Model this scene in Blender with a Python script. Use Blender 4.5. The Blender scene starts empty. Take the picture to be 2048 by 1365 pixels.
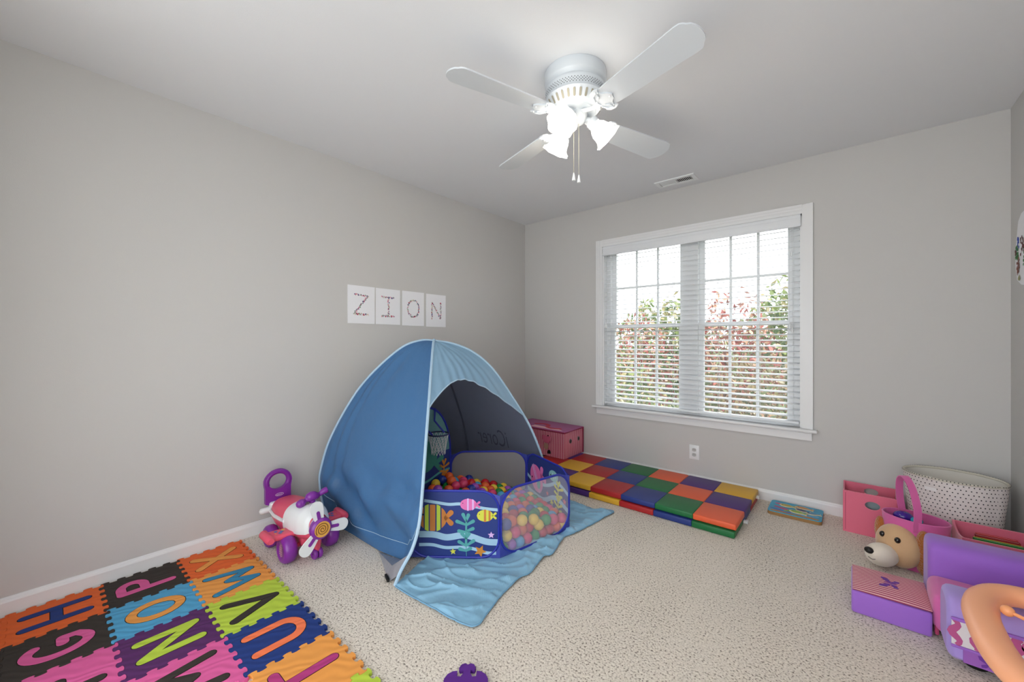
import bpy, bmesh, math, random
from mathutils import Vector as V, Matrix, noise
sc = bpy.context.scene
col = sc.collection
R = math.radians
PI = math.pi

# ---------------------------------------------------------------- camera, sky, sun, exposure
HC = 1.166
YAW = R(40.39)
cam = bpy.data.cameras.new('camera')
cam.sensor_width = 36.0
cam.lens = 798.0 / 2048.0 * 36.0
cam.clip_start = 0.02
co = bpy.data.objects.new('camera', cam)
col.objects.link(co)
co.location = (0, 0, HC)
co.rotation_euler = (PI / 2, 0, YAW)
sc.camera = co

w = bpy.data.worlds.new('world')
sc.world = w
w.use_nodes = True
bg = w.node_tree.nodes['Background']
bg.inputs[0].default_value = (0.95, 0.98, 1.0, 1)
bg.inputs[1].default_value = 3.2

sun = bpy.data.lights.new('sun', 'SUN')
sun.energy = 9.0
sun.angle = R(1.0)
sun.color = (1.0, 0.95, 0.86)
so = bpy.data.objects.new('sun', sun)
col.objects.link(so)
so.rotation_euler = V((-0.72, 0.10, -0.72)).to_track_quat('-Z', 'Y').to_euler()

sc.view_settings.view_transform = 'Standard'
sc.view_settings.look = 'None'
sc.view_settings.exposure = 0.24
sc.view_settings.gamma = 1.0
sc.view_settings.use_curve_mapping = False
sc.cycles.use_denoising = True
sc.cycles.max_bounces = 10
sc.cycles.diffuse_bounces = 6
sc.cycles.transparent_max_bounces = 24
sc.cycles.caustics_reflective = False
sc.cycles.caustics_refractive = False

LAMP = 6.0      # emission of the frosted lamp shades

# ---------------------------------------------------------------- mesh helpers
class M:
    def __init__(s):
        s.v = []; s.f = []; s.m = []
    def add(s, vs, fs, mi=0):
        o = len(s.v)
        s.v += [tuple(p) for p in vs]
        s.f += [tuple(i + o for i in f) for f in fs]
        s.m += [mi] * len(fs)
    def box(s, a, b, mi=0):
        x0, y0, z0 = a; x1, y1, z1 = b
        s.add([(x0,y0,z0),(x1,y0,z0),(x1,y1,z0),(x0,y1,z0),(x0,y0,z1),(x1,y0,z1),(x1,y1,z1),(x0,y1,z1)],
              [(0,3,2,1),(4,5,6,7),(0,1,5,4),(1,2,6,5),(2,3,7,6),(3,0,4,7)], mi)
    def rbox(s, c, size, r, seg=3, mat=None, mi=0):
        bm = bmesh.new()
        bmesh.ops.create_cube(bm, size=1)
        for v in bm.verts: v.co = V((v.co.x*size[0], v.co.y*size[1], v.co.z*size[2]))
        bmesh.ops.bevel(bm, geom=bm.edges[:], offset=min(r, min(size)*.49), segments=seg, profile=.5, affect='EDGES')
        T = Matrix.Translation(c) @ (mat.to_4x4() if mat else Matrix())
        s.add([T @ v.co for v in bm.verts], [[v.index for v in f.verts] for f in bm.faces], mi)
        bm.free()
    def prism(s, poly, fr, h0, h1, mi=0, side=None):
        """closed 2D polygon extruded along the frame's normal from h0 to h1; fr(u, v, h) -> point"""
        n = len(poly)
        if sum(poly[i][0]*poly[(i+1)%n][1]-poly[(i+1)%n][0]*poly[i][1] for i in range(n)) < 0: poly = poly[::-1]
        vs = [fr(u, v, h0) for u, v in poly] + [fr(u, v, h1) for u, v in poly]
        fs = [tuple(range(n))[::-1], tuple(range(n, 2*n))]
        s.add(vs, fs, mi)
        s.add(vs, [(i, (i+1)%n, n+(i+1)%n, n+i) for i in range(n)], mi if side is None else side)
    def flat(s, poly, fr, h, mi=0):
        n = len(poly)
        if sum(poly[i][0]*poly[(i+1)%n][1]-poly[(i+1)%n][0]*poly[i][1] for i in range(n)) < 0: poly = poly[::-1]
        s.add([fr(u, v, h) for u, v in poly], [tuple(range(n))], mi)
    def tube(s, path, r, n=8, closed=False, mi=0, flatten=None):
        path = [V(p) for p in path]
        k = len(path)
        rs = r if isinstance(r, (list, tuple)) else [r]*k
        ref = None; vs = []
        for i, p in enumerate(path):
            a = path[(i-1) % k] if (closed or i > 0) else p
            b = path[(i+1) % k] if (closed or i < k-1) else p
            t = (b - a).normalized()
            if ref is None:
                ref = t.cross(V((0,0,1)))
                if ref.length < .05: ref = t.cross(V((1,0,0)))
            ref = (ref - t*ref.dot(t)).normalized()
            bi = t.cross(ref)
            for j in range(n):
                a_ = 2*PI*j/n
                vs.append(p + ref*math.cos(a_)*rs[i] + bi*math.sin(a_)*rs[i]*(flatten or 1))
        fs = []
        for i in range(k if closed else k-1):
            i2 = (i+1) % k
            for j in range(n):
                j2 = (j+1) % n
                fs.append((i*n+j, i*n+j2, i2*n+j2, i2*n+j))
        if not closed:
            fs.append(tuple(range(n))[::-1]); fs.append(tuple(range((k-1)*n, k*n)))
        s.add(vs, fs, mi)
    def lathe(s, prof, n=32, T=None, mi=0, wob=None):
        T = T or Matrix()
        vs = []
        for r, z in prof:
            for j in range(n):
                a = 2*PI*j/n
                rr = r if wob is None else r*wob(a, z)
                vs.append(T @ V((rr*math.cos(a), rr*math.sin(a), z)))
        fs = [(i*n+j, i*n+(j+1)%n, (i+1)*n+(j+1)%n, (i+1)*n+j) for i in range(len(prof)-1) for j in range(n)]
        s.add(vs, fs, mi)
    def grid(s, fn, nu, nv, mi=0, wrap=False):
        vs = [fn(i/nu, j/nv) for i in range(nu+1) for j in range(nv+1)]
        fs = [(i*(nv+1)+j, (i+1)*(nv+1)+j, (i+1)*(nv+1)+j+1, i*(nv+1)+j+1) for i in range(nu) for j in range(nv)]
        s.add(vs, fs, mi)
    def ball(s, c, r, nu=16, nv=10, T=None, mi=0):
        r = r if isinstance(r, (tuple, list)) else (r, r, r)
        T = T or Matrix()
        c = V(c)
        vs = [c + (T @ V((0,0,r[2])))]
        for i in range(1, nv):
            t = PI*i/nv
            for j in range(nu):
                a = 2*PI*j/nu
                vs.append(c + (T @ V((r[0]*math.sin(t)*math.cos(a), r[1]*math.sin(t)*math.sin(a), r[2]*math.cos(t)))))
        vs.append(c + (T @ V((0,0,-r[2]))))
        fs = [(0, 1+j, 1+(j+1)%nu) for j in range(nu)]
        for i in range(nv-2):
            for j in range(nu):
                fs.append((1+i*nu+j, 1+(i+1)*nu+j, 1+(i+1)*nu+(j+1)%nu, 1+i*nu+(j+1)%nu))
        b = 1+(nv-2)*nu
        fs += [(b+j, len(vs)-1, b+(j+1)%nu) for j in range(nu)]
        s.add(vs, fs, mi)

def obj(name, m, mats, parent=None, smooth=35, label=None, kind=None, recalc=False):
    me = bpy.data.meshes.new(name)
    org = parent_loc(parent) if parent else V((0,0,0))
    me.from_pydata([V(p) - org for p in m.v], [], m.f)
    if not isinstance(mats, (list, tuple)): mats = [mats]
    for mt in mats: me.materials.append(mt)
    if len(mats) > 1: me.polygons.foreach_set('material_index', m.m)
    if recalc:
        bm = bmesh.new(); bm.from_mesh(me); bmesh.ops.recalc_face_normals(bm, faces=bm.faces[:]); bm.to_mesh(me); bm.free()
    if smooth:
        me.polygons.foreach_set('use_smooth', [True]*len(me.polygons))
        me.set_sharp_from_angle(angle=R(smooth))
    me.update()
    o = bpy.data.objects.new(name, me)
    col.objects.link(o)
    if parent: o.parent = parent
    if label: o['label'] = label
    if kind: o['kind'] = kind
    return o
def parent_loc(p):
    l = V((0,0,0))
    while p: l += p.location; p = p.parent
    return l
def thing(name, label, cat, loc=(0,0,0), group=None):
    o = bpy.data.objects.new(name, None)
    col.objects.link(o)
    o.location = loc; o.empty_display_size = .05
    o['label'] = label; o['category'] = cat
    if group: o['group'] = group
    return o
def tag(o, label, cat, group=None):
    o['label'] = label; o['category'] = cat
    if group: o['group'] = group
    return o
def part_copy(src, parent, loc, rot=None, name=None):
    c = src.copy(); col.objects.link(c); c.parent = parent; c.location = loc
    if rot is not None: c.rotation_euler = rot
    return c
def struct(name, m, mats, smooth=35, parent=None):
    o = obj(name, m, mats, parent, smooth)
    if not parent: o['kind'] = 'structure'
    return o
def fr_xy(o, ax, ay):
    """flat frame on the floor: u along ax, v along ay (unit 2D), h up"""
    return lambda u, v, h: V((o[0]+u*ax[0]+v*ay[0], o[1]+u*ax[1]+v*ay[1], (o[2] if len(o) > 2 else 0)+h))
def fr3(o, U, W, N):
    o, U, W, N = V(o), V(U), V(W), V(N)
    return lambda u, v, h: o + U*u + W*v + N*h
def circ(cx, cy, rx, ry=None, n=20, a0=0, a1=2*PI, rot=0):
    ry = ry or rx
    full = abs(a1-a0) > 6.28
    out = []
    for i in range(n if full else n+1):
        a = a0+(a1-a0)*i/n
        x, y = rx*math.cos(a), ry*math.sin(a)
        out.append((cx+x*math.cos(rot)-y*math.sin(rot), cy+x*math.sin(rot)+y*math.cos(rot)))
    return out
def capsule(p, q, w, w2=None, n=8):
    w2 = w2 or w
    a = math.atan2(q[1]-p[1], q[0]-p[0])
    return [(q[0]+w2/2*math.cos(a-PI/2+PI*i/n), q[1]+w2/2*math.sin(a-PI/2+PI*i/n)) for i in range(n+1)] + \
           [(p[0]+w/2*math.cos(a+PI/2+PI*i/n), p[1]+w/2*math.sin(a+PI/2+PI*i/n)) for i in range(n+1)]
def ribbon(pts, w, caps=True, closed=False):
    """outline of a smooth polyline of width w (list of quads when closed)"""
    n = len(pts); L = []; Rr = []
    ws = w if isinstance(w, (list, tuple)) else [w]*n
    for i in range(n):
        a = pts[(i-1) % n] if (closed or i) else pts[i]
        b = pts[(i+1) % n] if (closed or i < n-1) else pts[i]
        d = V((b[0]-a[0], b[1]-a[1])).normalized()
        L.append((pts[i][0]-d.y*ws[i]/2, pts[i][1]+d.x*ws[i]/2)); Rr.append((pts[i][0]+d.y*ws[i]/2, pts[i][1]-d.x*ws[i]/2))
    return L, Rr
def ribbon_into(m, pts, w, fr, h0, h1, caps=True, closed=False, mi=0):
    L, Rr = ribbon(pts, w, caps, closed)
    n = len(pts)
    vs = [fr(*p, h1) for p in L] + [fr(*p, h1) for p in Rr] + [fr(*p, h0) for p in L] + [fr(*p, h0) for p in Rr]
    fs = []
    for i in range(n if closed else n-1):
        j = (i+1) % n
        fs += [(i, n+i, n+j, j), (2*n+i, i, j, 2*n+j), (n+i, 3*n+i, 3*n+j, n+j)]
    m.add(vs, fs, mi)
    if caps and not closed:
        ww = w if not isinstance(w, (list, tuple)) else w[0]
        for a, b in ((pts[0], pts[1]), (pts[-1], pts[-2])):
            an = math.atan2(a[1]-b[1], a[0]-b[0])
            m.prism([(a[0]+ww/2*math.cos(an-PI/2+PI*i/8), a[1]+ww/2*math.sin(an-PI/2+PI*i/8)) for i in range(9)], fr, h0, h1, mi)
def spline(pts, n=6, closed=False):
    pts = [V(p) for p in pts]; k = len(pts); out = []
    for i in range(k if closed else k-1):
        p1, p2 = pts[i], pts[(i+1) % k]
        p0 = pts[(i-1) % k] if (closed or i) else p1*2-p2
        p3 = pts[(i+2) % k] if (closed or i < k-2) else p2*2-p1
        for j in range(n):
            t = j/n
            out.append(.5*((2*p1)+(p2-p0)*t+(2*p0-5*p1+4*p2-p3)*t*t+(3*p1-p0-3*p2+p3)*t**3))
    if not closed: out.append(pts[-1])
    return out
def at(path, t):
    """point at arclength fraction t"""
    L = [0]
    for a, b in zip(path, path[1:]): L.append(L[-1]+(b-a).length)
    d = max(0, min(1, t))*L[-1]
    for i in range(len(path)-1):
        if d <= L[i+1] or i == len(path)-2:
            return path[i].lerp(path[i+1], (d-L[i])/max(1e-9, L[i+1]-L[i]))

# ---------------------------------------------------------------- materials
def lin(c):
    return tuple((x/12.92 if x <= .04045 else ((x+.055)/1.055)**2.4) for x in c)
def hexc(h): return lin(tuple(int(h[i:i+2], 16)/255 for i in (0, 2, 4)))
_mats = {}
def mat(name, h, rough=.5, spec=.5, bump=None, var=0, sheen=0, metal=0, coat=0, trans=0):
    if name in _mats: return _mats[name]
    m = bpy.data.materials.new(name); m.use_nodes = True
    nt = m.node_tree; b = nt.nodes['Principled BSDF']
    c = hexc(h) if isinstance(h, str) else h
    b.inputs['Base Color'].default_value = (*c, 1)
    b.inputs['Roughness'].default_value = rough
    b.inputs['Specular IOR Level'].default_value = spec
    b.inputs['Metallic'].default_value = metal
    if sheen: b.inputs['Sheen Weight'].default_value = sheen
    if coat: b.inputs['Coat Weight'].default_value = coat
    tc = nt.nodes.new('ShaderNodeTexCoord')
    if var:
        n = nt.nodes.new('ShaderNodeTexNoise'); n.inputs['Scale'].default_value = 14; n.inputs['Detail'].default_value = 4
        nt.links.new(tc.outputs['Object'], n.inputs['Vector'])
        mx = nt.nodes.new('ShaderNodeMix'); mx.data_type = 'RGBA'
        mx.inputs['A'].default_value = (*[x*(1-var) for x in c], 1); mx.inputs['B'].default_value = (*[min(1, x*(1+var)) for x in c], 1)
        nt.links.new(n.outputs['Fac'], mx.inputs['Factor']); nt.links.new(mx.outputs['Result'], b.inputs['Base Color'])
    if bump:
        sc_, st, di = bump
        n = nt.nodes.new('ShaderNodeTexNoise'); n.inputs['Scale'].default_value = sc_; n.inputs['Detail'].default_value = 3
        nt.links.new(tc.outputs['Object'], n.inputs['Vector'])
        bp = nt.nodes.new('ShaderNodeBump'); bp.inputs['Strength'].default_value = st; bp.inputs['Distance'].default_value = di
        nt.links.new(n.outputs['Fac'], bp.inputs['Height']); nt.links.new(bp.outputs['Normal'], b.inputs['Normal'])
    if trans:
        tr = nt.nodes.new('ShaderNodeBsdfTranslucent'); tr.inputs['Color'].default_value = (*c, 1)
        ms = nt.nodes.new('ShaderNodeMixShader'); ms.inputs[0].default_value = trans
        nt.links.new(b.outputs[0], ms.inputs[1]); nt.links.new(tr.outputs[0], ms.inputs[2])
        nt.links.new(ms.outputs[0], nt.nodes['Material Output'].inputs['Surface'])
    _mats[name] = m
    return m
def stripes(name, ca, cb, axis, period, duty=.5, rough=.7, phase=0):
    m = mat(name, ca, rough, .3)
    nt = m.node_tree; b = nt.nodes['Principled BSDF']
    tc = nt.nodes.new('ShaderNodeTexCoord'); sx = nt.nodes.new('ShaderNodeSeparateXYZ')
    nt.links.new(tc.outputs['Object'], sx.inputs[0])
    a = nt.nodes.new('ShaderNodeMath'); a.operation = 'MULTIPLY'; a.inputs[1].default_value = 1/period
    if axis == 'XY':
        ad = nt.nodes.new('ShaderNodeMath'); ad.operation = 'ADD'
        nt.links.new(sx.outputs[0], ad.inputs[0]); nt.links.new(sx.outputs[1], ad.inputs[1]); nt.links.new(ad.outputs[0], a.inputs[0])
    else: nt.links.new(sx.outputs['XYZ'.index(axis)], a.inputs[0])
    p = nt.nodes.new('ShaderNodeMath'); p.operation = 'ADD'; p.inputs[1].default_value = phase+100
    nt.links.new(a.outputs[0], p.inputs[0])
    f = nt.nodes.new('ShaderNodeMath'); f.operation = 'FRACT'; nt.links.new(p.outputs[0], f.inputs[0])
    l = nt.nodes.new('ShaderNodeMath'); l.operation = 'LESS_THAN'; l.inputs[1].default_value = duty; nt.links.new(f.outputs[0], l.inputs[0])
    mx = nt.nodes.new('ShaderNodeMix'); mx.data_type = 'RGBA'
    mx.inputs['A'].default_value = (*hexc(ca), 1); mx.inputs['B'].default_value = (*hexc(cb), 1)
    nt.links.new(l.outputs[0], mx.inputs['Factor']); nt.links.new(mx.outputs['Result'], b.inputs['Base Color'])
    return m
def see_through(name, h, cover, rough=.8):
    """fine netting or glass: part clear, part cloth"""
    m = bpy.data.materials.new(name); m.use_nodes = True; nt = m.node_tree
    b = nt.nodes['Principled BSDF']; b.inputs['Base Color'].default_value = (*hexc(h), 1); b.inputs['Roughness'].default_value = rough
    t = nt.nodes.new('ShaderNodeBsdfTransparent'); ms = nt.nodes.new('ShaderNodeMixShader')
    ms.inputs[0].default_value = cover
    nt.links.new(t.outputs[0], ms.inputs[1]); nt.links.new(b.outputs[0], ms.inputs[2])
    nt.links.new(ms.outputs[0], nt.nodes['Material Output'].inputs['Surface'])
    return m
def two_sided(name, front, back, rough=.45, trans=.15):
    m = bpy.data.materials.new(name); m.use_nodes = True; nt = m.node_tree
    b = nt.nodes['Principled BSDF']; b.inputs['Roughness'].default_value = rough; b.inputs['Specular IOR Level'].default_value = .4
    g = nt.nodes.new('ShaderNodeNewGeometry'); mx = nt.nodes.new('ShaderNodeMix'); mx.data_type = 'RGBA'
    mx.inputs['A'].default_value = (*hexc(front), 1); mx.inputs['B'].default_value = (*hexc(back), 1)
    nt.links.new(g.outputs['Backfacing'], mx.inputs['Factor']); nt.links.new(mx.outputs['Result'], b.inputs['Base Color'])
    tc = nt.nodes.new('ShaderNodeTexCoord'); n = nt.nodes.new('ShaderNodeTexNoise'); n.inputs['Scale'].default_value = 9; n.inputs['Detail'].default_value = 5
    nt.links.new(tc.outputs['Object'], n.inputs['Vector'])
    bp = nt.nodes.new('ShaderNodeBump'); bp.inputs['Strength'].default_value = .35; bp.inputs['Distance'].default_value = .02
    nt.links.new(n.outputs['Fac'], bp.inputs['Height']); nt.links.new(bp.outputs['Normal'], b.inputs['Normal'])
    tr = nt.nodes.new('ShaderNodeBsdfTranslucent'); ms = nt.nodes.new('ShaderNodeMixShader'); ms.inputs[0].default_value = trans
    nt.links.new(mx.outputs['Result'], tr.inputs['Color'])
    nt.links.new(b.outputs[0], ms.inputs[1]); nt.links.new(tr.outputs[0], ms.inputs[2])
    nt.links.new(ms.outputs[0], nt.nodes['Material Output'].inputs['Surface'])
    return m
def emit(name, h, s):
    m = bpy.data.materials.new(name); m.use_nodes = True; nt = m.node_tree
    b = nt.nodes['Principled BSDF']; b.inputs['Base Color'].default_value = (*hexc(h), 1)
    b.inputs['Emission Color'].default_value = (*hexc(h), 1); b.inputs['Emission Strength'].default_value = s
    return m

WALL = mat('wall_paint', 'c6c5c3', .7, .25, bump=(260, .12, .002))
CEIL = mat('ceiling_paint', 'dfe1e4', .8, .2, bump=(220, .15, .002))
TRIM = mat('white_gloss_trim', 'e2e3e4', .35, .5)
WHITE = mat('white_enamel', 'e6e9ea', .3, .5)
BLINDM = mat('blind_slat_white', 'eef1f4', .4, .4, trans=.12)
BLACK = mat('matt_black', '141414', .6, .3)

# ---------------------------------------------------------------- room shell
XL, XR, YB, YF, H = -2.735, .665, 3.436, -.42, 2.44
T_ = .14
WX0, WX1, WZ0, WZ1 = -1.794, -.263, .555, 2.055      # window opening

def carpet_mat():
    m = bpy.data.materials.new('beige_carpet'); m.use_nodes = True; nt = m.node_tree; N = nt.nodes; Lk = nt.links
    b = N['Principled BSDF']; b.inputs['Roughness'].default_value = .95; b.inputs['Specular IOR Level'].default_value = .1
    b.inputs['Sheen Weight'].default_value = .25
    tc = N.new('ShaderNodeTexCoord')
    n1 = N.new('ShaderNodeTexNoise'); n1.inputs['Scale'].default_value = 125; n1.inputs['Detail'].default_value = 3; n1.inputs['Roughness'].default_value = .6
    n2 = N.new('ShaderNodeTexNoise'); n2.inputs['Scale'].default_value = 2.2; n2.inputs['Detail'].default_value = 2
    n3 = N.new('ShaderNodeTexNoise'); n3.inputs['Scale'].default_value = 380; n3.inputs['Detail'].default_value = 2
    for n in (n1, n3): Lk.new(tc.outputs['Object'], n.inputs['Vector'])
    mp = N.new('ShaderNodeMapping'); mp.inputs['Scale'].default_value = (1.5, .45, 1); mp.inputs['Rotation'].default_value = (0, 0, .25)
    Lk.new(tc.outputs['Object'], mp.inputs[0]); Lk.new(mp.outputs[0], n2.inputs['Vector'])
    ad = N.new('ShaderNodeMath'); ad.operation = 'MULTIPLY_ADD'; ad.inputs[1].default_value = .10; Lk.new(n2.outputs['Fac'], ad.inputs[0]); Lk.new(n1.outputs['Fac'], ad.inputs[2])
    r = N.new('ShaderNodeValToRGB'); e = r.color_ramp.elements
    e[0].position = .40; e[0].color = (*hexc('6b5f52'), 1); e[1].position = .475; e[1].color = (*hexc('d5cbbd'), 1)
    e.new(.70).color = (*hexc('ebe3d7'), 1)
    Lk.new(ad.outputs[0], r.inputs[0]); Lk.new(r.outputs[0], b.inputs['Base Color'])
    b1 = N.new('ShaderNodeBump'); b1.inputs['Strength'].default_value = .8; b1.inputs['Distance'].default_value = .006
    b2 = N.new('ShaderNodeBump'); b2.inputs['Strength'].default_value = .5; b2.inputs['Distance'].default_value = .003
    Lk.new(ad.outputs[0], b1.inputs['Height']); Lk.new(n3.outputs['Fac'], b2.inputs['Height'])
    Lk.new(b1.outputs[0], b2.inputs['Normal']); Lk.new(b2.outputs[0], b.inputs['Normal'])
    return m
m = M(); m.box((XL-T_, YF-T_-.9, -.1), (XR+T_, YB+T_, 0)); struct('floor', m, carpet_mat())
m = M(); m.box((XL-T_, YF-T_-.9, H), (XR+T_, YB+T_, H+.12)); struct('ceiling', m, CEIL)
m = M(); m.box((XL-T_, YF-T_, 0), (XL, YB+T_, H)); struct('wall_left', m, WALL)
m = M(); m.box((XR, YF-T_, 0), (XR+T_, YB+T_, H)); struct('wall_right', m, WALL)
m = M()
m.box((XL, YB, 0), (WX0, YB+T_, H)); m.box((WX1, YB, 0), (XR, YB+T_, H))
m.box((WX0, YB, 0), (WX1, YB+T_, WZ0)); m.box((WX0, YB, WZ1), (WX1, YB+T_, H))
struct('wall_back', m, WALL)
# the wall behind the camera, with a wide opening added for sky fill light
m = M()
m.box((XL, YF-T_, 0), (-1.92, YF, H)); m.box((.63, YF-T_, 0), (XR, YF, H)); m.box((-1.92, YF-T_, 2.15), (.63, YF, H))
struct('wall_front', m, WALL)

def baseboard(name, a, b, n):
    """profile swept along the foot of a wall; n points into the room"""
    prof = [(0,0),(.013,0),(.013,.058),(.010,.066),(.006,.070),(.004,.076),(0,.078)]
    m = M(); a, b, n = V(a), V(b), V(n)
    vs = [p + n*d + V((0,0,z)) for p in (a, b) for d, z in prof]
    k = len(prof)
    m.add(vs, [(i, i+1, k+i+1, k+i) for i in range(k-1)] + [tuple(range(k)), tuple(range(k, 2*k))[::-1]])
    o = obj(name, m, TRIM, smooth=20, recalc=True); o['kind'] = 'structure'
baseboard('baseboard_left', (XL, YF, 0), (XL, YB, 0), (1,0,0))
baseboard('baseboard_back', (XL, YB, 0), (XR, YB, 0), (0,-1,0))
baseboard('baseboard_right', (XR, YF, 0), (XR, YB, 0), (-1,0,0))

# ---------------------------------------------------------------- window
win = bpy.data.objects.new('window_1', None); col.objects.link(win); win.location = ((WX0+WX1)/2, YB, WZ0); win['kind'] = 'structure'
CW = .062
def casing(m, x0, z0, x1, z1, vert, flip):
    """stepped casing strip: three steps of falling height across its width"""
    for a, b, d in ((0, .30, .020), (.30, .62, .016), (.62, 1, .012)):
        if vert:
            wd = x1-x0
            xa, xb = (x0+a*wd, x0+b*wd) if not flip else (x1-b*wd, x1-a*wd)
            m.box((xa, YB-d, z0), (xb, YB, z1))
        else:
            hd = z1-z0
            m.box((x0, YB-d, z1-b*hd), (x1, YB, z1-a*hd))
m = M(); casing(m, WX0-CW, WZ0, WX0, WZ1+CW, True, False); obj('casing', m, TRIM, win, 0)
m = M(); casing(m, WX1, WZ0, WX1+CW, WZ1+CW, True, True); obj('casing', m, TRIM, win, 0)
m = M(); casing(m, WX0, WZ1, WX1, WZ1+CW, False, False); obj('casing', m, TRIM, win, 0)
m = M(); m.rbox(((WX0+WX1)/2, YB-.022, .5485), (WX1-WX0+2*CW+.05, .075, .020), .006, 2)
m.box((WX0, YB-.005, .539), (WX1, YB+T_, .5585))
obj('window_sill', m, TRIM, win)
m = M(); xa, xb = WX0-CW+.006, WX1+CW-.006
m.box((xa, YB-.016, .478), (xb, YB, .540)); m.box((xa, YB-.020, .512), (xb, YB-.016, .528)); obj('apron', m, TRIM, win, 0)
m = M()   # jambs
m.box((WX0-.001, YB, WZ0), (WX0+.012, YB+T_, WZ1)); m.box((WX1-.012, YB, WZ0), (WX1+.001, YB+T_, WZ1)); m.box((WX0, YB, WZ1-.012), (WX1, YB+T_, WZ1+.001))
obj('jamb', m, TRIM, win, 0)
m = M(); m.box((-1.075, YB+.055, WZ0), (-.962, YB+T_, WZ1)); obj('mullion', m, TRIM, win, 0)
GLASS = see_through('window_glass', 'dfe8ee', .06, .02)
def sash(x0, x1, z0, z1, y, top):
    """sash frame with a three by two muntin grid and a glass pane for each light"""
    s = .042; m = M()
    bz = .032
    m.box((x0, y, z0), (x0+s, y+.032, z1)); m.box((x1-s, y, z0), (x1, y+.032, z1))
    m.box((x0+s, y, z1-bz), (x1-s, y+.032, z1)); m.box((x0+s, y, z0), (x1-s, y+.032, z0+bz))
    f = obj('sash', m, TRIM, win, 0)
    gx0, gx1, gz0, gz1 = x0+s, x1-s, z0+bz, z1-bz
    mw = .018
    for k in (1, 2):
        x = gx0+(gx1-gx0)*k/3
        m = M(); m.box((x-mw/2, y+.008, gz0), (x+mw/2, y+.026, gz1)); obj('muntin', m, TRIM, f, 0)
    z = (gz0+gz1)/2 if top else gz1
    if top: m = M(); m.box((gx0, y+.009, z-mw/2), (gx1, y+.025, z+mw/2)); obj('muntin', m, TRIM, f, 0)
    for i in range(3):
        for j in range(2 if top else 1):
            a = gx0+(gx1-gx0)*i/3; b = gx0+(gx1-gx0)*(i+1)/3; c = gz0 if j == 0 else z; d = z if j == 0 else gz1
            m = M(); m.box((a, y+.015, c), (b, y+.018, d)); obj('pane', m, GLASS, f, 0)
for x0, x1 in ((-1.744, -1.075), (-.962, -.313)):
    sash(x0, x1, 1.285, 2.043, YB+.100, True)
    sash(x0, x1, .5585, 1.318, YB+.066, False)
m = M()   # vinyl side tracks between the sashes and the jambs
for a, b in ((WX0+.012, -1.744), (-.313, WX1-.012)):
    m.box((a, YB+.062, WZ0), (b, YB+T_, WZ1-.012))
obj('side_track', m, TRIM, win, 0)

bl = thing('window_blind', 'wide white horizontal slat blind lowered across the double window', 'blind', ((WX0+WX1)/2, YB+.03, 2.02))
m = M(); m.rbox(((WX0+WX1)/2, YB-.012, 2.010), (WX1-WX0-.012, .014, .086), .004, 2)
m.box((WX0+.006, YB-.016-.006, 2.028), (WX1-.006, YB-.016, 2.040)); m.box((WX0+.006, YB-.016-.005, 1.974), (WX1-.006, YB-.016, 1.984))
obj('valance', m, BLINDM, bl)
m = M(); m.box((WX0+.016, YB+.006, 1.99), (WX1-.016, YB+.052, 2.038)); obj('headrail', m, BLINDM, bl, 0)
NS = 33; ZT, ZB_ = 1.955, .600
BX0, BX1 = WX0+.016, WX1-.016
tilt = R(9.5)
def slat_mesh():
    m = M(); n = 4
    pr = []
    for j in range(n+1):
        u = -.5+j/n
        pr.append((u*.050, .0022*(1-4*u*u)))
    def P(j, x, dz):
        y, z = pr[j]
        return V((x, y*math.cos(tilt)-z*math.sin(tilt), y*math.sin(tilt)+z*math.cos(tilt)+dz))
    vs = []
    for x in (BX0-(WX0+WX1)/2, BX1-(WX0+WX1)/2):
        for dz in (-.0014, .0014):
            vs += [P(j, x, dz) for j in range(n+1)]
    k = n+1; fs = []
    for j in range(n): fs += [(k+j, 3*k+j, 3*k+j+1, k+j+1), (j, j+1, 2*k+j+1, 2*k+j)]
    fs += [(0, 2*k, 3*k, k), (n, k+n, 3*k+n, 2*k+n)]
    for b in (0, 2*k): fs.append(tuple([b+j for j in range(k)] + [b+k+j for j in reversed(range(k))]))
    m.add(vs, fs); return m
s0 = obj('slat', slat_mesh(), BLINDM, None, 40, recalc=True)
s0.parent = bl; s0.location = (0, -.002, ZT-2.02)
for k in range(1, NS):
    part_copy(s0, bl, (0, -.002, ZT-(ZT-ZB_-.035)*k/(NS-1)-2.02))
m = M(); m.rbox(((WX0+WX1)/2, YB+.028, .588), (BX1-BX0, .050, .018), .005, 2); obj('bottom_rail', m, BLINDM, bl)
CORD = mat('blind_cord', 'd8dadb', .8)
for x in (-1.735, -1.43, -1.15, -.80, -.52, -.285-.03):
    m = M()
    for y in (YB+.006, YB+.051): m.tube([(x, y, .592), (x, y, 1.99)], .0011, 5)
    obj('ladder_cord', m, CORD, bl)
def tassel_cord(x, z):
    m = M(); m.tube([(x, YB-.002, 1.99), (x+.002, YB-.003, z)], .0011, 5); c = obj('pull_cord', m, CORD, bl)
    m = M(); m.lathe([(.001, .032), (.004, .030), (.007, 0), (.0065, -.002), (.001, -.002)], 10, Matrix.Translation((x+.002, YB-.003, z-.03))); obj('tassel', m, WHITE, c)
tassel_cord(-1.765, 1.335); tassel_cord(-1.755, 1.318); tassel_cord(-.325, 1.80); tassel_cord(-.335, 1.285); tassel_cord(-.320, 1.262)

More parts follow.
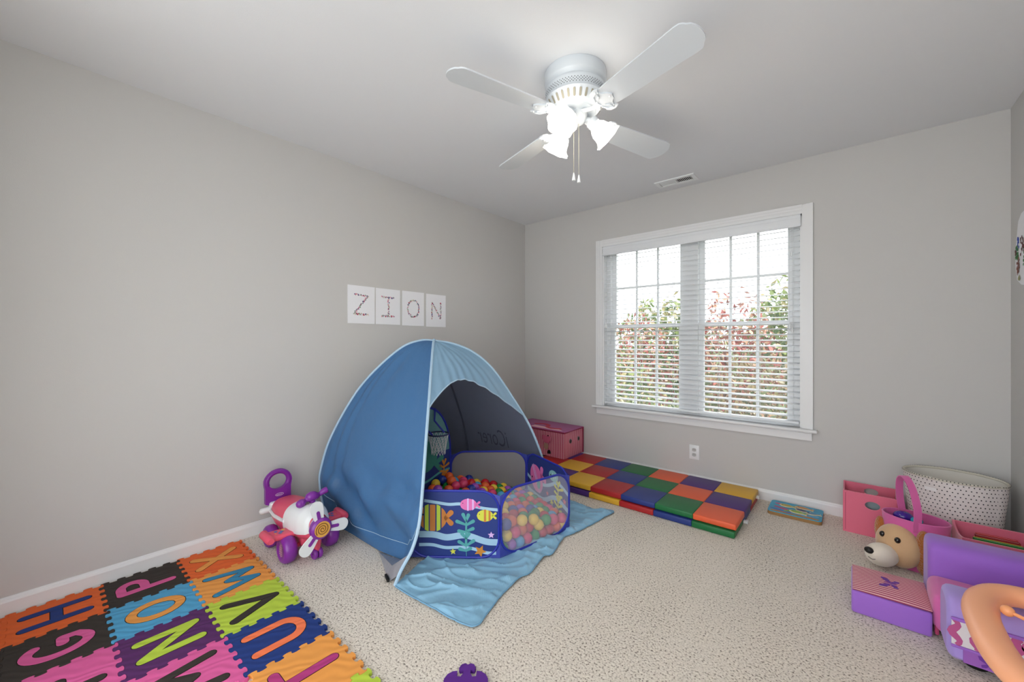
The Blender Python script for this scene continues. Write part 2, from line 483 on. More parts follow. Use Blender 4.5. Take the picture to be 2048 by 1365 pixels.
# ---------------------------------------------------------------- outlet and ceiling vent
out = thing('wall_outlet', 'white duplex power outlet low on the wall under the window', 'outlet', (-.974, YB, .26))
m = M(); m.rbox((-.974, YB-.003, .261), (.076, .007, .116), .003, 2); obj('cover_plate', m, WHITE, out)
for z in (.281, .241):
    m = M(); m.prism([(.0155*max(-1, min(1, 1.25*math.cos(a))), .014*math.sin(a)) for a in [2*PI*i/20 for i in range(20)]], fr3((-.974, YB-.0062, z), (1,0,0), (0,0,1), (0,-1,0)), 0, .0035)
    f = obj('receptacle', m, mat('outlet_face', 'b9bab8', .4), out)
    m = M()
    for dx in (-.006, .006): m.box((-.974+dx-.001, YB-.0101, z), (-.974+dx+.001, YB-.0096, z+.007))
    obj('slot', m, BLACK, f, 0)
vent = thing('ceiling_vent', 'small white louvred air vent in the ceiling above the window', 'vent', (-1.06, 3.258, H))
VX0, VX1, VY0, VY1 = -1.212, -.910, 3.189, 3.327
m = M()
m.box((VX0, VY0, H-.008), (VX1, VY0+.030, H)); m.box((VX0, VY1-.030, H-.008), (VX1, VY1, H))
m.box((VX0, VY0+.03, H-.008), (VX0+.030, VY1-.03, H)); m.box((VX1-.030, VY0+.03, H-.008), (VX1, VY1-.03, H)); m.box((-1.066, VY0+.03, H-.008), (-1.056, VY1-.03, H))
obj('frame', m, WHITE, vent, 0)
m = M(); m.box((VX0+.02, VY0+.02, H-.0012), (VX1-.02, VY1-.02, H-.0004)); obj('backing', m, BLACK, vent, 0)
sl = None
for k in range(18):
    bank = k//9; i = k % 9
    x = (-1.175 if bank == 0 else -1.049)+.0125*i
    m = M(); a = R(38 if bank == 0 else -38); c, s = math.cos(a)*.0055, math.sin(a)*.0035
    m.add([(x-c, VY0+.03, H-.0045-s), (x+c, VY0+.03, H-.0045+s), (x+c, VY1-.03, H-.0045+s), (x-c, VY1-.03, H-.0045-s)], [(0,1,2,3)])
    obj('slat', m, WHITE, vent, 0)

# ---------------------------------------------------------------- ceiling fan
FX, FY = -1.0075, 1.65
fan = thing('ceiling_fan', 'white four blade ceiling fan with three lit frosted tulip shades', 'ceiling fan', (FX, FY, H))
TF = Matrix.Translation((FX, FY, 0))
FANW = mat('fan_white', 'd0d6db', .32, .5)
m = M(); m.lathe([(.02, 2.44), (.144, 2.44), (.146, 2.436), (.146, 2.392), (.143, 2.386), (.136, 2.380), (.134, 2.372), (.140, 2.366), (.143, 2.356), (.141, 2.345),
                  (.139, 2.318), (.142, 2.314), (.143, 2.308), (.138, 2.300), (.122, 2.276), (.106, 2.262), (.098, 2.258), (.094, 2.252), (.070, 2.250), (.062, 2.246), (.02, 2.246)], 56, TF)
obj('motor_housing', m, FANW, fan, 40)
m = M()
for k in range(30):
    a = 2*PI*k/30
    er = V((math.cos(a), math.sin(a), 0)); up_ = (er*.026+V((0, 0, .040))).normalized(); nn = V((er.x*.83, er.y*.83, -.55)).normalized(); ta = V((-er.y, er.x, 0))
    o = V((FX, FY, 2.284))+er*.1265
    m.flat(capsule((0, -.0125), (0, .0125), .0105), fr3(o, ta, up_, nn), .0035)
obj('vent_slots', m, mat('slot_shadow_beige', '9d9888', .7), fan, 0)
m = M()
for row in range(4):
    for k in range(64):
        a = 2*PI*(k+.5*(row % 2))/64
        er = V((math.cos(a), math.sin(a), 0)); ta = V((-er.y, er.x, 0))
        m.flat(circ(0, 0, .0022, .0028, 6), fr3(V((FX, FY, 2.324+row*.0065))+er*.1402, ta, (0,0,1), er), .001)
obj('vent_holes', m, mat('hole_grey', '54585a', .7), fan, 0)
m = M(); m.lathe([(.004, 2.203), (.032, 2.206), (.050, 2.217), (.058, 2.232), (.060, 2.246), (.060, 2.264), (.052, 2.270)], 32, TF); obj('switch_housing', m, FANW, fan)
# blades
def blade_parts(ang):
    T = TF @ Matrix.Rotation(ang, 4, 'Z')
    tl = Matrix.Rotation(R(-11), 4, 'X')
    pl = []
    # half outline: r along u, half width v, with the stepped shoulder tip
    half = [(.185, .050), (.24, .058), (.35, .063), (.50, .068), (.590, .072), (.612, .070), (.622, .063), (.630, .052), (.641, .043), (.648, .026), (.651, .012), (.652, 0)]
    outl = [(r_, v_) for r_, v_ in half] + [(r_, -v_) for r_, v_ in reversed(half[:-1])]
    fr = lambda u, v, h: T @ (V((0, 0, 2.228)) + (tl @ V((0, v, h))) + V((u, 0, 0)))
    m = M(); m.prism(outl, fr, -.003, .003)
    b = obj('blade', m, FANW, fan, 30)
    m = M()
    br = [(.150, .012), (.165, .030), (.160, .052), (.172, .066), (.196, .071), (.216, .064), (.205, .050), (.214, .032), (.232, .020), (.242, 0)]
    br = br + [(u, -v) for u, v in reversed(br[:-1])]
    m.prism(br, fr, -.009, -.003)
    for s in (-1, 1):
        m.tube([fr(.160, s*.020, -.010), fr(.176, s*.048, -.012), fr(.200, s*.056, -.011), fr(.196, s*.034, -.012), fr(.178, s*.022, -.011)], .0035, 6)
    arm = [T @ V(p) for p in ((.060, 0, 2.240), (.085, 0, 2.232), (.110, 0, 2.224), (.135, 0, 2.219), (.165, 0, 2.222))]
    m.tube(arm, [.016, .014, .012, .013, .016], 10, flatten=.5)
    obj('blade_iron', m, FANW, b, 35)
    m = M()
    for u, v in ((.205, .05), (.205, -.05), (.228, 0)):
        m = M(); m.ball(fr(u, v, -.010), .004, 8, 5); obj('screw', m, WHITE, b)
for k in range(4): blade_parts(R(-18+90*k))
# three lamps
BULB = emit('lit_bulb', 'fff1dc', 120)
SHADE = emit('frosted_lit_glass', 'fff8ec', LAMP)
for k in range(3):
    a = R(40+120*k)
    d = V((math.cos(a), math.sin(a), 0)); ax = (d*.72+V((0,0,-.70))).normalized()
    o = V((FX, FY, 2.226))+d*.052
    s = o+d*.022+V((0,0,-.006))
    m = M(); m.tube([o-d*.01, o+d*.012, s+ax*.004], [.011, .011, .014], 10)
    Tm = Matrix.Translation(s) @ ax.to_track_quat('Z', 'Y').to_matrix().to_4x4()
    m.lathe([(.010, -.004), (.026, 0), (.030, .006), (.030, .026), (.027, .028), (.012, .028)], 24, Tm)
    arm = obj('lamp_arm', m, FANW, fan)
    m = M(); prof = [(.024, .024), (.030, .034), (.040, .048), (.046, .066), (.048, .084), (.052, .100), (.060, .112), (.068, .118)]
    m.lathe(prof, 48, Tm, wob=lambda a_, z: 1+(.055*math.sin(a_*8) if z > .105 else (.02*math.sin(a_*8) if z > .06 else 0)))
    m.lathe([(r_-.003, z_) for r_, z_ in prof], 48, Tm, wob=lambda a_, z: 1+(.055*math.sin(a_*8) if z > .105 else 0))
    obj('lamp_shade', m, SHADE, fan)
    m = M(); m.ball(Tm @ V((0, 0, .068)), (.020, .020, .030), 14, 10, ax.to_track_quat('Z', 'Y').to_matrix()); obj('bulb', m, BULB, arm)
for dx, z in ((-.006, 1.975), (.018, 1.965)):
    x = FX+dx*.76+.012*.0; y = FY+dx*.648
    m = M(); m.tube([(x, y, 2.215), (x, y, z)], .0008, 5)
    zz = 2.2
    while zz > z: m.ball((x, y, zz), .0016, 6, 4); zz -= .0075
    c = obj('pull_chain', m, mat('chain_brass', 'cfc7ae', .35, metal=.4), fan)
    m = M(); m.lathe([(.001, .040), (.003, .036), (.0085, .006), (.0085, .001), (.001, 0)], 12, Matrix.Translation((x, y, z-.042))); obj('fob', m, WHITE, c)

# ---------------------------------------------------------------- letter posters on the left wall
PAPER = mat('white_paper', 'e9eaee', .6, .3)
rnd = random.Random(5)
DOTC = [mat('dot_'+n, h, .6) for n, h in (('red', 'b3324a'), ('pink', 'd98a9c'), ('navy', '3c3f6e'), ('green', '7d9a86'), ('grey', '8a8b94'), ('violet', '6a5a8c'), ('cream', 'cfc9b4'))]
def poster(ch, y0, z1, z0, strokes):
    t = thing('letter_poster', 'white paper with the letter %s made of small coloured flowers' % ch, 'poster', (XL, y0+.105, z0), 'letter papers on the left wall')
    m = M(); m.box((XL, y0, z0), (XL+.004, y0+.211, z1)); obj('sheet', m, PAPER, t, 0)
    m = M(); fr = fr3((XL+.004, y0+.1055, (z0+z1)/2), (0,1,0), (0,0,1), (1,0,0))
    for st in strokes:
        for (a, b) in zip(st, st[1:]):
            L = math.hypot(b[0]-a[0], b[1]-a[1]); n = max(2, int(L/.0030))
            for i in range(n):
                u = a[0]+(b[0]-a[0])*i/n+rnd.uniform(-.006, .006); v = a[1]+(b[1]-a[1])*i/n+rnd.uniform(-.006, .006)
                m.flat(circ(u, v, rnd.uniform(.0022, .0058), n=7), fr, .0004+.0001*rnd.random(), rnd.randrange(7))
    obj('flower_letter', m, DOTC, t, 0)
oc = [(.055*math.cos(2*PI*i/16), .068*math.sin(2*PI*i/16)) for i in range(17)]
poster('Z', 1.406, 1.569, 1.294, [[(-.055, .072), (.052, .068), (-.058, -.066), (.056, -.072)]])
poster('I', 1.628, 1.568, 1.294, [[(-.056, .072), (.052, .070)], [(0, .07), (.002, -.072)], [(-.058, -.072), (.05, -.074)]])
poster('O', 1.860, 1.569, 1.291, [oc])
poster('N', 2.095, 1.566, 1.288, [[(-.045, -.07), (-.045, .07), (.048, -.068), (.048, .074)]])

# ---------------------------------------------------------------- foam letter tiles
def foam(name, h):
    m = mat(name, h, .75, .25); nt = m.node_tree; b = nt.nodes['Principled BSDF']
    tc = nt.nodes.new('ShaderNodeTexCoord')
    wv = nt.nodes.new('ShaderNodeTexWave'); wv.inputs['Scale'].default_value = 9; wv.inputs['Distortion'].default_value = 9; wv.inputs['Detail'].default_value = 1; wv.inputs['Detail Scale'].default_value = .9
    mp = nt.nodes.new('ShaderNodeMapping'); mp.inputs['Location'].default_value = (3.3, 4.7, 0); mp.inputs['Rotation'].default_value = (0, 0, .5)
    nt.links.new(tc.outputs['Object'], mp.inputs['Vector']); nt.links.new(mp.outputs[0], wv.inputs['Vector'])
    bp = nt.nodes.new('ShaderNodeBump'); bp.inputs['Strength'].default_value = .35; bp.inputs['Distance'].default_value = .004
    nt.links.new(wv.outputs['Fac'], bp.inputs['Height']); nt.links.new(bp.outputs['Normal'], b.inputs['Normal'])
    return m
FO = {n: foam('foam_'+n, h) for n, h in dict(orange='e0652f', apricot='e59a4c', lime='b3cb45', navy='21397a', black='37312d', sky='519fca', purple='562a60', pink='d65d98', coral='f07a50', magenta='ad3a78', teal='3583ab').items()}
GAP = mat('foam_gap', '2a2320', .9, .1)
TP = .28
def meander(along, x):
    """jigsaw edge: x in 0..1 along the edge -> (along, across) in metres"""
    n = 5; t = TP/n; s = x*TP
    return s - .125*t*math.sin(4*PI*s/t), .0095*math.sin(2*PI*s/t)
def tile_outline(x0, y0):
    K = 60; pts = []
    for i in range(K): a, d = meander(0, i/K); pts.append((x0+a, y0+d))
    for i in range(K): a, d = meander(0, i/K); pts.append((x0+TP-d, y0+a))
    for i in range(K): a, d = meander(0, 1-i/K); pts.append((x0+a, y0+TP+d))
    for i in range(K): a, d = meander(0, 1-i/K); pts.append((x0-d, y0+a))
    n = len(pts); out = []
    for i, p in enumerate(pts):
        a, b = pts[i-1], pts[(i+1) % n]; d = V((b[0]-a[0], b[1]-a[1])).normalized()
        out.append((p[0]-d.y*.0006, p[1]+d.x*.0006))
    return out
def arc(cx, cy, rx, ry, a0, a1, n=14): return [(cx+rx*math.cos(R(a0+(a1-a0)*i/n)), cy+ry*math.sin(R(a0+(a1-a0)*i/n))) for i in range(n+1)]
LET = {
 'X': [[(-.062, .085), (.062, -.085)], [(.062, .085), (-.062, -.085)]],
 'W': [[(-.088, .085), (-.048, -.085)], [(-.048, -.085), (0, .02)], [(0, .02), (.048, -.085)], [(.048, -.085), (.088, .085)]],
 'V': [[(-.07, .085), (0, -.085)], [(0, -.085), (.07, .085)]],
 'U': [[(-.060, .088), (-.060, -.03)] + arc(0, -.03, .060, .055, 180, 360)[1:] + [(.060, .088)]],
 'T': [[(0, -.09), (0, .085)], [(-.068, .085), (.068, .085)]],
 'P': [[(-.045, -.088), (-.045, .085)], [(-.045, .085), (.005, .085)] + arc(.005, .045, .045, .040, 90, -90)[1:] + [(-.045, .005)]],
 'O': [arc(0, 0, .062, .080, 0, 360, 28)],
 'N': [[(-.058, -.085), (-.058, .085)], [(-.058, .085), (.058, -.085)], [(.058, -.085), (.058, .085)]],
 'M': [[(-.080, -.085), (-.055, .085)], [(-.055, .085), (0, -.02)], [(0, -.02), (.055, .085)], [(.055, .085), (.080, -.085)]],
 'H': [[(-.055, -.088), (-.055, .088)], [(.055, -.088), (.055, .088)], [(-.055, 0), (.055, 0)]],
 'G': [arc(0, 0, .060, .080, 50, 300, 24) + [(.052, -.052), (.055, -.012)], [(.055, -.012), (.015, -.012)]],
 'F': [[(-.04, -.088), (-.04, .085)], [(-.04, .085), (.05, .085)], [(-.04, .005), (.035, .005)]],
 'S': [arc(0, .042, .048, .042, 20, 250, 14) + arc(0, -.042, .048, .042, 80, -160, 14)],
}
TH = .012
def tile(ch, row, c, base, lc, where):
    x0, y0 = -2.70+TP*row, .737-TP*(c+1)
    t = thing('foam_letter_tile', '%s foam puzzle tile %s' % (base, where), 'foam tile', (x0+TP/2, y0+TP/2, 0), 'interlocking foam letter tiles')
    m = M(); m.prism(tile_outline(x0, y0), lambda u, v, h: V((u, v, h)), .0005, TH)
    obj('mat_base', m, FO[base], t, 0)
    if not ch: return
    fr = lambda u, v, h: V((x0+TP/2-u, y0+TP/2-v, h))
    for nm, grow, h1, mt in (('letter_groove', .0055, TH+.0003, GAP), ('letter', 0, TH+.0012, FO[lc])):
        m = M()
        for k, st in enumerate(LET[ch]):
            wd = .034+grow-(.003 if ch in 'WM' else 0)
            closed = ch == 'O'
            if len(st) == 2: m.prism(capsule(st[0], st[1], wd), fr, TH-.004, h1+k*.00005)
            else: ribbon_into(m, st[:-1] if closed else st, wd, fr, TH-.004, h1+k*.00005, not closed, closed)
        obj(nm, m, mt, t, 0, label='%s letter %s' % (lc, ch) if nm == 'letter' else None)
tile('X', 0, 0, 'orange', 'apricot', 'with the apricot letter X at the wall corner')
tile('W', 1, 0, 'apricot', 'teal', 'with the blue letter W')
tile('V', 2, 0, 'lime', 'black', 'with the black letter V')
tile('U', 3, 0, 'navy', 'coral', 'with the coral letter U')
tile('T', 4, 0, 'apricot', 'magenta', 'with the magenta letter T')
tile('S', 5, 0, 'lime', 'navy', 'past the letter T, only its corner showing')
tile('P', 0, 1, 'black', 'pink', 'with the pink letter P against the wall')
tile('O', 1, 1, 'sky', 'apricot', 'with the orange letter O')
tile('N', 2, 1, 'purple', 'lime', 'with the lime letter N')
tile('M', 3, 1, 'pink', 'black', 'with the black letter M')
tile('H', 0, 2, 'orange', 'navy', 'with the navy letter H against the wall')
tile('G', 1, 2, 'black', 'pink', 'with the pink letter G')
tile('F', 2, 2, 'pink', 'black', 'with the black letter F')
tile(None, 0, 3, 'orange', None, 'past the letter H, only its knobs showing')
tile(None, 1, 3, 'black', None, 'past the letter G, mostly out of view')

# loose purple foam scrap with jigsaw knobs
def knob(cx, cy, s, a):
    pts = [(-.5, -.6), (-.28, -.15), (-.30, .10), (-.62, .05), (-.70, .25), (-.55, .62), (-.25, .78), (0, .66), (.25, .78), (.55, .62), (.70, .25), (.62, .05), (.30, .10), (.28, -.15), (.5, -.6)]
    return [(cx+s*(x*math.cos(a)-y*math.sin(a)), cy+s*(x*math.sin(a)+y*math.cos(a))) for x, y in pts]
a_ = YAW
m = M()
pts = knob(-.088*0-1.018, .962, .026, a_)
fl = lambda u, v, h: V((u, v, h))
body = []
def loc2(x, y): return (-1.010+x*math.cos(a_)-y*math.sin(a_), .945+x*math.sin(a_)+y*math.cos(a_))
sh = [(-.075, -.10), (-.075, -.012), (-.066, .006), (-.050, .018), (-.034, .020), (-.033, -.002), (-.020, -.004), (-.013, .010), (-.012, .024), (-.026, .022), (-.030, .032), (-.022, .048), (-.010, .053), (0, .047), (.010, .053), (.022, .048), (.030, .032), (.026, .022), (.012, .024), (.013, .010), (.020, -.004),
      (.033, -.002), (.034, .020), (.050, .018), (.066, .006), (.075, -.012), (.075, -.10)]
m.prism([loc2(x, y) for x, y in sh], fl, .0005, .013)
s_ = obj('foam_border_piece', m, foam('foam_violet', '5b2a86'), None, 0)
tag(s_, 'purple foam piece with curled jigsaw knobs lying alone on the carpet', 'foam piece')

# ---------------------------------------------------------------- pop-up tent
BLUE_R = two_sided("tent_blue_cloth", "4b5568", "44709f", .42, .10)
SKYC = two_sided('tent_light_blue_cloth', '8fb6d3', '8fb6d3', .42, .22)
SKYF = two_sided('tent_skirt_cloth', '86b4d0', '86b4d0', .28, .0)
GREYC = two_sided('tent_inner_grey_cloth', '71778a', '71778a', .5, .32)
PIPE = mat('tent_piping', 'a9c6dc', .5)
SILV = mat('silver_lining', 'a4a6ac', .3, .5, metal=.35, bump=(40, .4, .01))
AP = V((-2.17, 1.73, 1.168))
PA = spline([AP, (-2.125, 1.685, 1.141), (-1.99, 1.563, .987), (-1.855, 1.442, .827), (-1.708, 1.304, .594), (-1.654, 1.245, .413), (-1.626, 1.203, .259), (-1.619, 1.157, .156), (-1.632, 1.106, .077), (-1.651, 1.083, .006)], 6)
PB = spline([AP, (-2.117, 1.849, 1.147), (-2.054, 1.981, 1.089), (-1.973, 2.102, .966), (-1.896, 2.234, .753), (-1.82, 2.333, .547), (-1.770, 2.397, .357), (-1.743, 2.429, .223), (-1.725, 2.47, .10), (-1.72, 2.50, .006)], 6)
PD = spline([AP, (-2.215, 1.647, 1.168), (-2.292, 1.542, 1.114), (-2.417, 1.397, .937), (-2.498, 1.301, .765), (-2.588, 1.212, .523), (-2.623, 1.169, .33), (-2.628, 1.165, .233), (-2.613, 1.178, .103), (-2.59, 1.197, .006)], 6)
PC = spline([AP, (-2.25, 1.83, 1.12), (-2.38, 2.00, .96), (-2.49, 2.20, .72), (-2.56, 2.36, .45), (-2.60, 2.45, .22), (-2.62, 2.49, .006)], 6)
tent = thing('play_tent', 'blue pop-up play tent with light blue front flap covering the ball pit', 'tent', (-2.1, 1.75, 0))
def nz(p, s): return noise.noise(V(p)*s)
# big blue side panel towards the room, between the front pole and the pole at the wall
UA = .80
A0 = at(PA, UA)
def hem(s):
    k = [A0, V((-1.66, 1.18, .12)), V((-1.75, 1.20, .035)), V((-1.99, 1.207, .006)), V((-2.31, 1.203, .004)), PD[-1]]
    ss = [0, .07, .16, .36, .68, 1]
    for i in range(5):
        if s <= ss[i+1] or i == 4:
            return k[i].lerp(k[i+1], (s-ss[i])/(ss[i+1]-ss[i]))
def side_panel(u, s):
    p = at(PA, u*UA).lerp(at(PD, u), s)
    e = A0.lerp(PD[-1], s)
    p = p + (hem(s)-e)*u**3
    bow = 4*s*(1-s)*math.sin(PI*u)
    n = V((-.25, -.93, .35)).normalized()
    p = p + n*(.036*bow)
    edge = min(1, 6*s, 6*(1-s))*min(1, 5*u)
    wr = .010*nz((s*5, u*3, 1.7), 1.2)
    if u > .72:  # gathered folds above the hem
        k_ = min(1, (u-.72)/.12)*min(1, (1-u)/.06)
        d = u*7+s*2.2
        wr += k_*(.030*math.sin(d*5+3*nz((s*4, u*4, 0), 1)) + .012*nz((s*14, u*10, 3), 1))
    if s > .70: wr += .012*min(1, (s-.70)/.1)*math.sin(s*46+u*3)*min(1, u*1.5)*min(1, (1-s)/.06)
    return p + n*wr*edge
m = M(); m.grid(lambda u, s: side_panel(u, s), 72, 56); pa = obj("side_panel", m, BLUE_R, tent, 80)
m = M(); m.tube([side_panel(.955+.045*max(0, 1-s/.10)-.085*max(0, (s-.55)/.45)**1.3, s)+V((.0, -.003, 0)) for s in [i/50 for i in range(51)]], .0016, 5); obj('seam', m, PIPE, pa)
# silver flap and strap at the front corner
m = M()
q = [V((-1.99, 1.200, .004)), V((-1.86, 1.196, .022)), V((-1.75, 1.192, .045)), V((-1.665, 1.165, .11)), V((-1.648, 1.118, .05)), V((-1.700, 1.078, .004)), V((-1.83, 1.135, .004))]
c_ = V((-1.745, 1.128, .045))
m.add(q+[c_], [(i, (i+1) % 7, 7) for i in range(7)]); obj('corner_flap', m, SILV, tent, 50)
m = M(); m.rbox((-1.722, 1.085, .012), (.055, .012, .016), .003, 2, Matrix.Rotation(R(-18), 3, 'Z')); obj('strap', m, BLACK, tent)
# light blue front hood with its arched opening
TA, TB = .41, .585
def hood(u, s):
    arch = (TA*(1-s)+TB*s) - .185*math.sin(PI*min(1, s))**.85*(1-.28*s)
    a = at(PA, u*arch); b = at(PB, u*arch)
    p = a.lerp(b, s)
    n = V((.80, -.20, .55)).normalized()
    e = 4*s*(1-s)
    return p + n*(.035*e*u + .006*e*math.sin(s*58+2*nz((s*3, u*2, 0), 1))*u*u + .006*e*nz((s*6, u*5, 2), 1))
m = M(); m.grid(hood, 30, 64); hd = obj('front_hood', m, SKYC, tent, 80, recalc=False)
m = M(); m.tube([hood(1, i/40) for i in range(41)], .004, 6); obj('hood_piping', m, PIPE, hd)
# grey-lined wall on the right and the wall at the back
def rwall(u, s):
    p = at(PB, u).lerp(at(PC, u), s)
    n = V((.35, .9, .2)).normalized()
    return p + n*(.03*4*s*(1-s)*math.sin(PI*u) + .006*nz((s*5, u*6, 4), 1)*min(1, 8*s) + .008*max(0, 1-s*5)*math.sin(u*70)*min(1, s*30)*(1 if u > .3 else 0))
m = M(); m.grid(rwall, 40, 40); rw = obj('window_side_panel', m, GREYC, tent, 80)
m = M(); m.grid(lambda u, s: at(PC, u).lerp(at(PD, u), s) + V((-.03*4*s*(1-s)*math.sin(PI*u)*.6, 0, 0)), 24, 20); obj('wall_side_panel', m, GREYC, tent, 80)
for p, mt in ((PA, PIPE), (PB, PIPE), (PC, GREYC), (PD, PIPE)):
    m = M(); m.tube(p, .0085, 8); obj('pole', m, mt, tent)
m = M(); m.ball(AP+V((0,0,.002)), .012, 10, 6); obj('top_knot', m, PIPE, tent)
# lettering printed outside the right wall, read through the cloth from inside
def text_mesh(body, size, fr, h, mt, parent, name='lettering', bold=0):
    cu = bpy.data.curves.new('t', 'FONT'); cu.body = body; cu.size = size; cu.align_x = 'CENTER'; cu.align_y = 'CENTER'; cu.offset = bold; cu.resolution_u = 3
    to = bpy.data.objects.new('t', cu); col.objects.link(to)
    dg = bpy.context.evaluated_depsgraph_get(); me = bpy.data.meshes.new_from_object(to.evaluated_get(dg))
    m = M(); m.add([fr(v.co.x, v.co.y, h) for v in me.vertices], [tuple(p.vertices) for p in me.polygons])
    bpy.data.objects.remove(to); bpy.data.curves.remove(cu); bpy.data.meshes.remove(me)
    return obj(name, m, mt, parent, 0)
def on_rwall(x, y, h):
    u = .755-y*.95; s = .60+x*1.0
    return rwall(u, s)+V((-.25, -.8, -.1))*.012
def on_rw(x, y, h): return on_rwall(x, y, h)
text_mesh('iCorer', .150, on_rw, 0, mat('lettering_shade', '52566a', .8), rw, bold=-.0008)
# light blue skirt of the tent floor spread on the carpet
EDGE = spline([(-1.640, 1.078, 0), (-1.398, 1.092, 0), (-1.172, 1.126, 0), (-1.181, 1.227, 0), (-1.216, 1.363, 0), (-1.233, 1.509, 0), (-1.222, 1.575, 0), (-1.255, 1.737, 0), (-1.236, 1.79, 0), (-1.291, 1.991, 0), (-1.270, 2.085, 0), (-1.237, 2.365, 0), (-1.225, 2.50, 0), (-1.270, 2.515, 0), (-1.342, 2.457, 0), (-1.509, 2.47, 0), (-1.66, 2.50, 0)], 5)
def skirt(t, k):
    e = at(EDGE, t); c = V((-1.72, 1.12+1.35*t, 0)).lerp(V((-1.70, 1.75, 0)), .25)
    p = e.lerp(c, k)
    d = noise.ridged_multi_fractal(V((p.x*2.2+p.y*1.7, p.y*2.6-p.x*3.5, 0)), .9, 2.0, 3, 1.0, 2.0) if True else 0
    w_ = abs(math.sin(p.x*16-p.y*11+2.5*nz((p.x, p.y, 0), 4)))**3
    ca, cb = p.x*.86+p.y*.5, -p.x*.5+p.y*.86
    q1 = noise.noise(V((ca*2.2, cb*8, 1.3))); q2 = noise.noise(V((ca*7+cb*3, cb*12, 4.1))); q3 = noise.noise(V((p.x*3, p.y*3, 7)))
    q4 = noise.noise(V((p.x*6-p.y*7, (p.x+p.y)*2.5, 9.2)))
    z = .004+.012*max(0, 1-abs(q1)*4.5)**2*(.4+abs(q3)*2)+.009*max(0, 1-abs(q2)*4.5)**2+.012*max(0, 1-abs(q4)*4.5)**2*(.5+q3)+.010*(q3+.4)+.004*w_
    z = max(.003, z)
    if .62 < t < .86: z += .028*math.exp(-((p.x+1.31)**2)/.0022)*math.exp(-((p.y-1.9)**2)/.05)+.02*math.exp(-((p.y-2.42)**2)/.004)*math.exp(-((p.x+1.25)**2)/.004)
    f = min(1, k*14)
    pit = 0
    return V((p.x, p.y, .003+z*(.35+.65*f)))
m = M(); m.grid(lambda t, k: skirt(t, k), 220, 90); sk = obj('floor_skirt', m, SKYF, tent, 80)
m = M(); m.tube([skirt(i/170, 0)+V((0,0,.001)) for i in range(171)], .0035, 5); obj('skirt_binding', m, mat('skirt_binding', '6f9fc0', .6), sk)

# ---------------------------------------------------------------- ball pit
PV = [V((-1.800, 1.264, 0)), V((-1.42, 1.571, 0)), V((-1.315, 2.09, 0)), V((-1.79, 2.27, 0)), V((-2.2, 1.90, 0)), V((-2.17, 1.46, 0))]
pit = thing('ball_pit', 'hexagonal blue sea print ball pit with netting sides and small hoop', 'ball pit', (-1.8, 1.75, 0))
NAVY = mat('pit_navy_print', '24377c', .5, .4, bump=(30, .15, .004))
ROYAL = mat('pit_royal_piping', '1d2a9e', .5)
PERI = two_sided('pit_corner_cloth', '4a55b8', '39469e', .5, .25)
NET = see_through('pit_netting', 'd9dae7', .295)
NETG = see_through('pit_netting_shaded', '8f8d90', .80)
AQUA = mat('print_aqua', '9fc4dc', .6)
PR = {n: mat('print_'+n, h, .6) for n, h in dict(lime='b9cf3e', ochre='c47a35', pink='dd6fb0', mauve='d8b2e6', teal='4f9fa0', yellow='d3d548', eye='1c1c30', green='2f7f72', orange='c8842c', coral='d86a78').items()}
PH = .36
def rrect(L, H_, r, n=8):
    out = []
    for cx, cy, a in ((L-r, r, -90), (L-r, H_-r, 0), (r, H_-r, 90), (r, r, 180)):
        out += [(cx+r*math.cos(R(a+90*i/n)), cy+r*math.sin(R(a+90*i/n))) for i in range(n+1)]
    return out
ctr = sum(PV, V((0,0,0)))/6
def pit_panel(i, mt, name, r=.10, H_=PH):
    a, b = PV[i], PV[(i+1) % 6]; L = (b-a).length; U = (b-a)/L
    N = V((U.y, -U.x, 0))
    if N.dot(ctr-a) > 0: N = -N
    fr = fr3(a+V((0,0,.012)), U, (0,0,1), N)
    bulge = lambda u, v, h: fr(u, v, h)
    m = M(); m.flat(rrect(L-.012, H_-.008, r), lambda u, v, h: fr(u+.006, v+.004, h), 0)
    p = obj(name, m, mt, pit, 0)
    m = M(); m.tube([fr(u+.006, v+.004, 0) for u, v in rrect(L-.012, H_-.008, r)], .0065, 7, True); obj('piping', m, ROYAL, p)
    m = M()
    for cx, cy, a0 in ((L, 0, -90), (L, H_, 0), (0, H_, 90), (0, 0, 180)):
        kx, ky = (L-r if cx else r), (H_-r if cy else r)
        ar = [(kx+r*math.cos(R(a0+90*j/8)), ky+r*math.sin(R(a0+90*j/8))) for j in range(9)]
        cc = (cx, cy-.03 if cy else cy)
        m = M()
        for j in range(8): m.flat([cc, ar[j], ar[j+1]], fr, -.001)
        obj('corner_web', m, PERI, p, 0)
    return p, fr, L
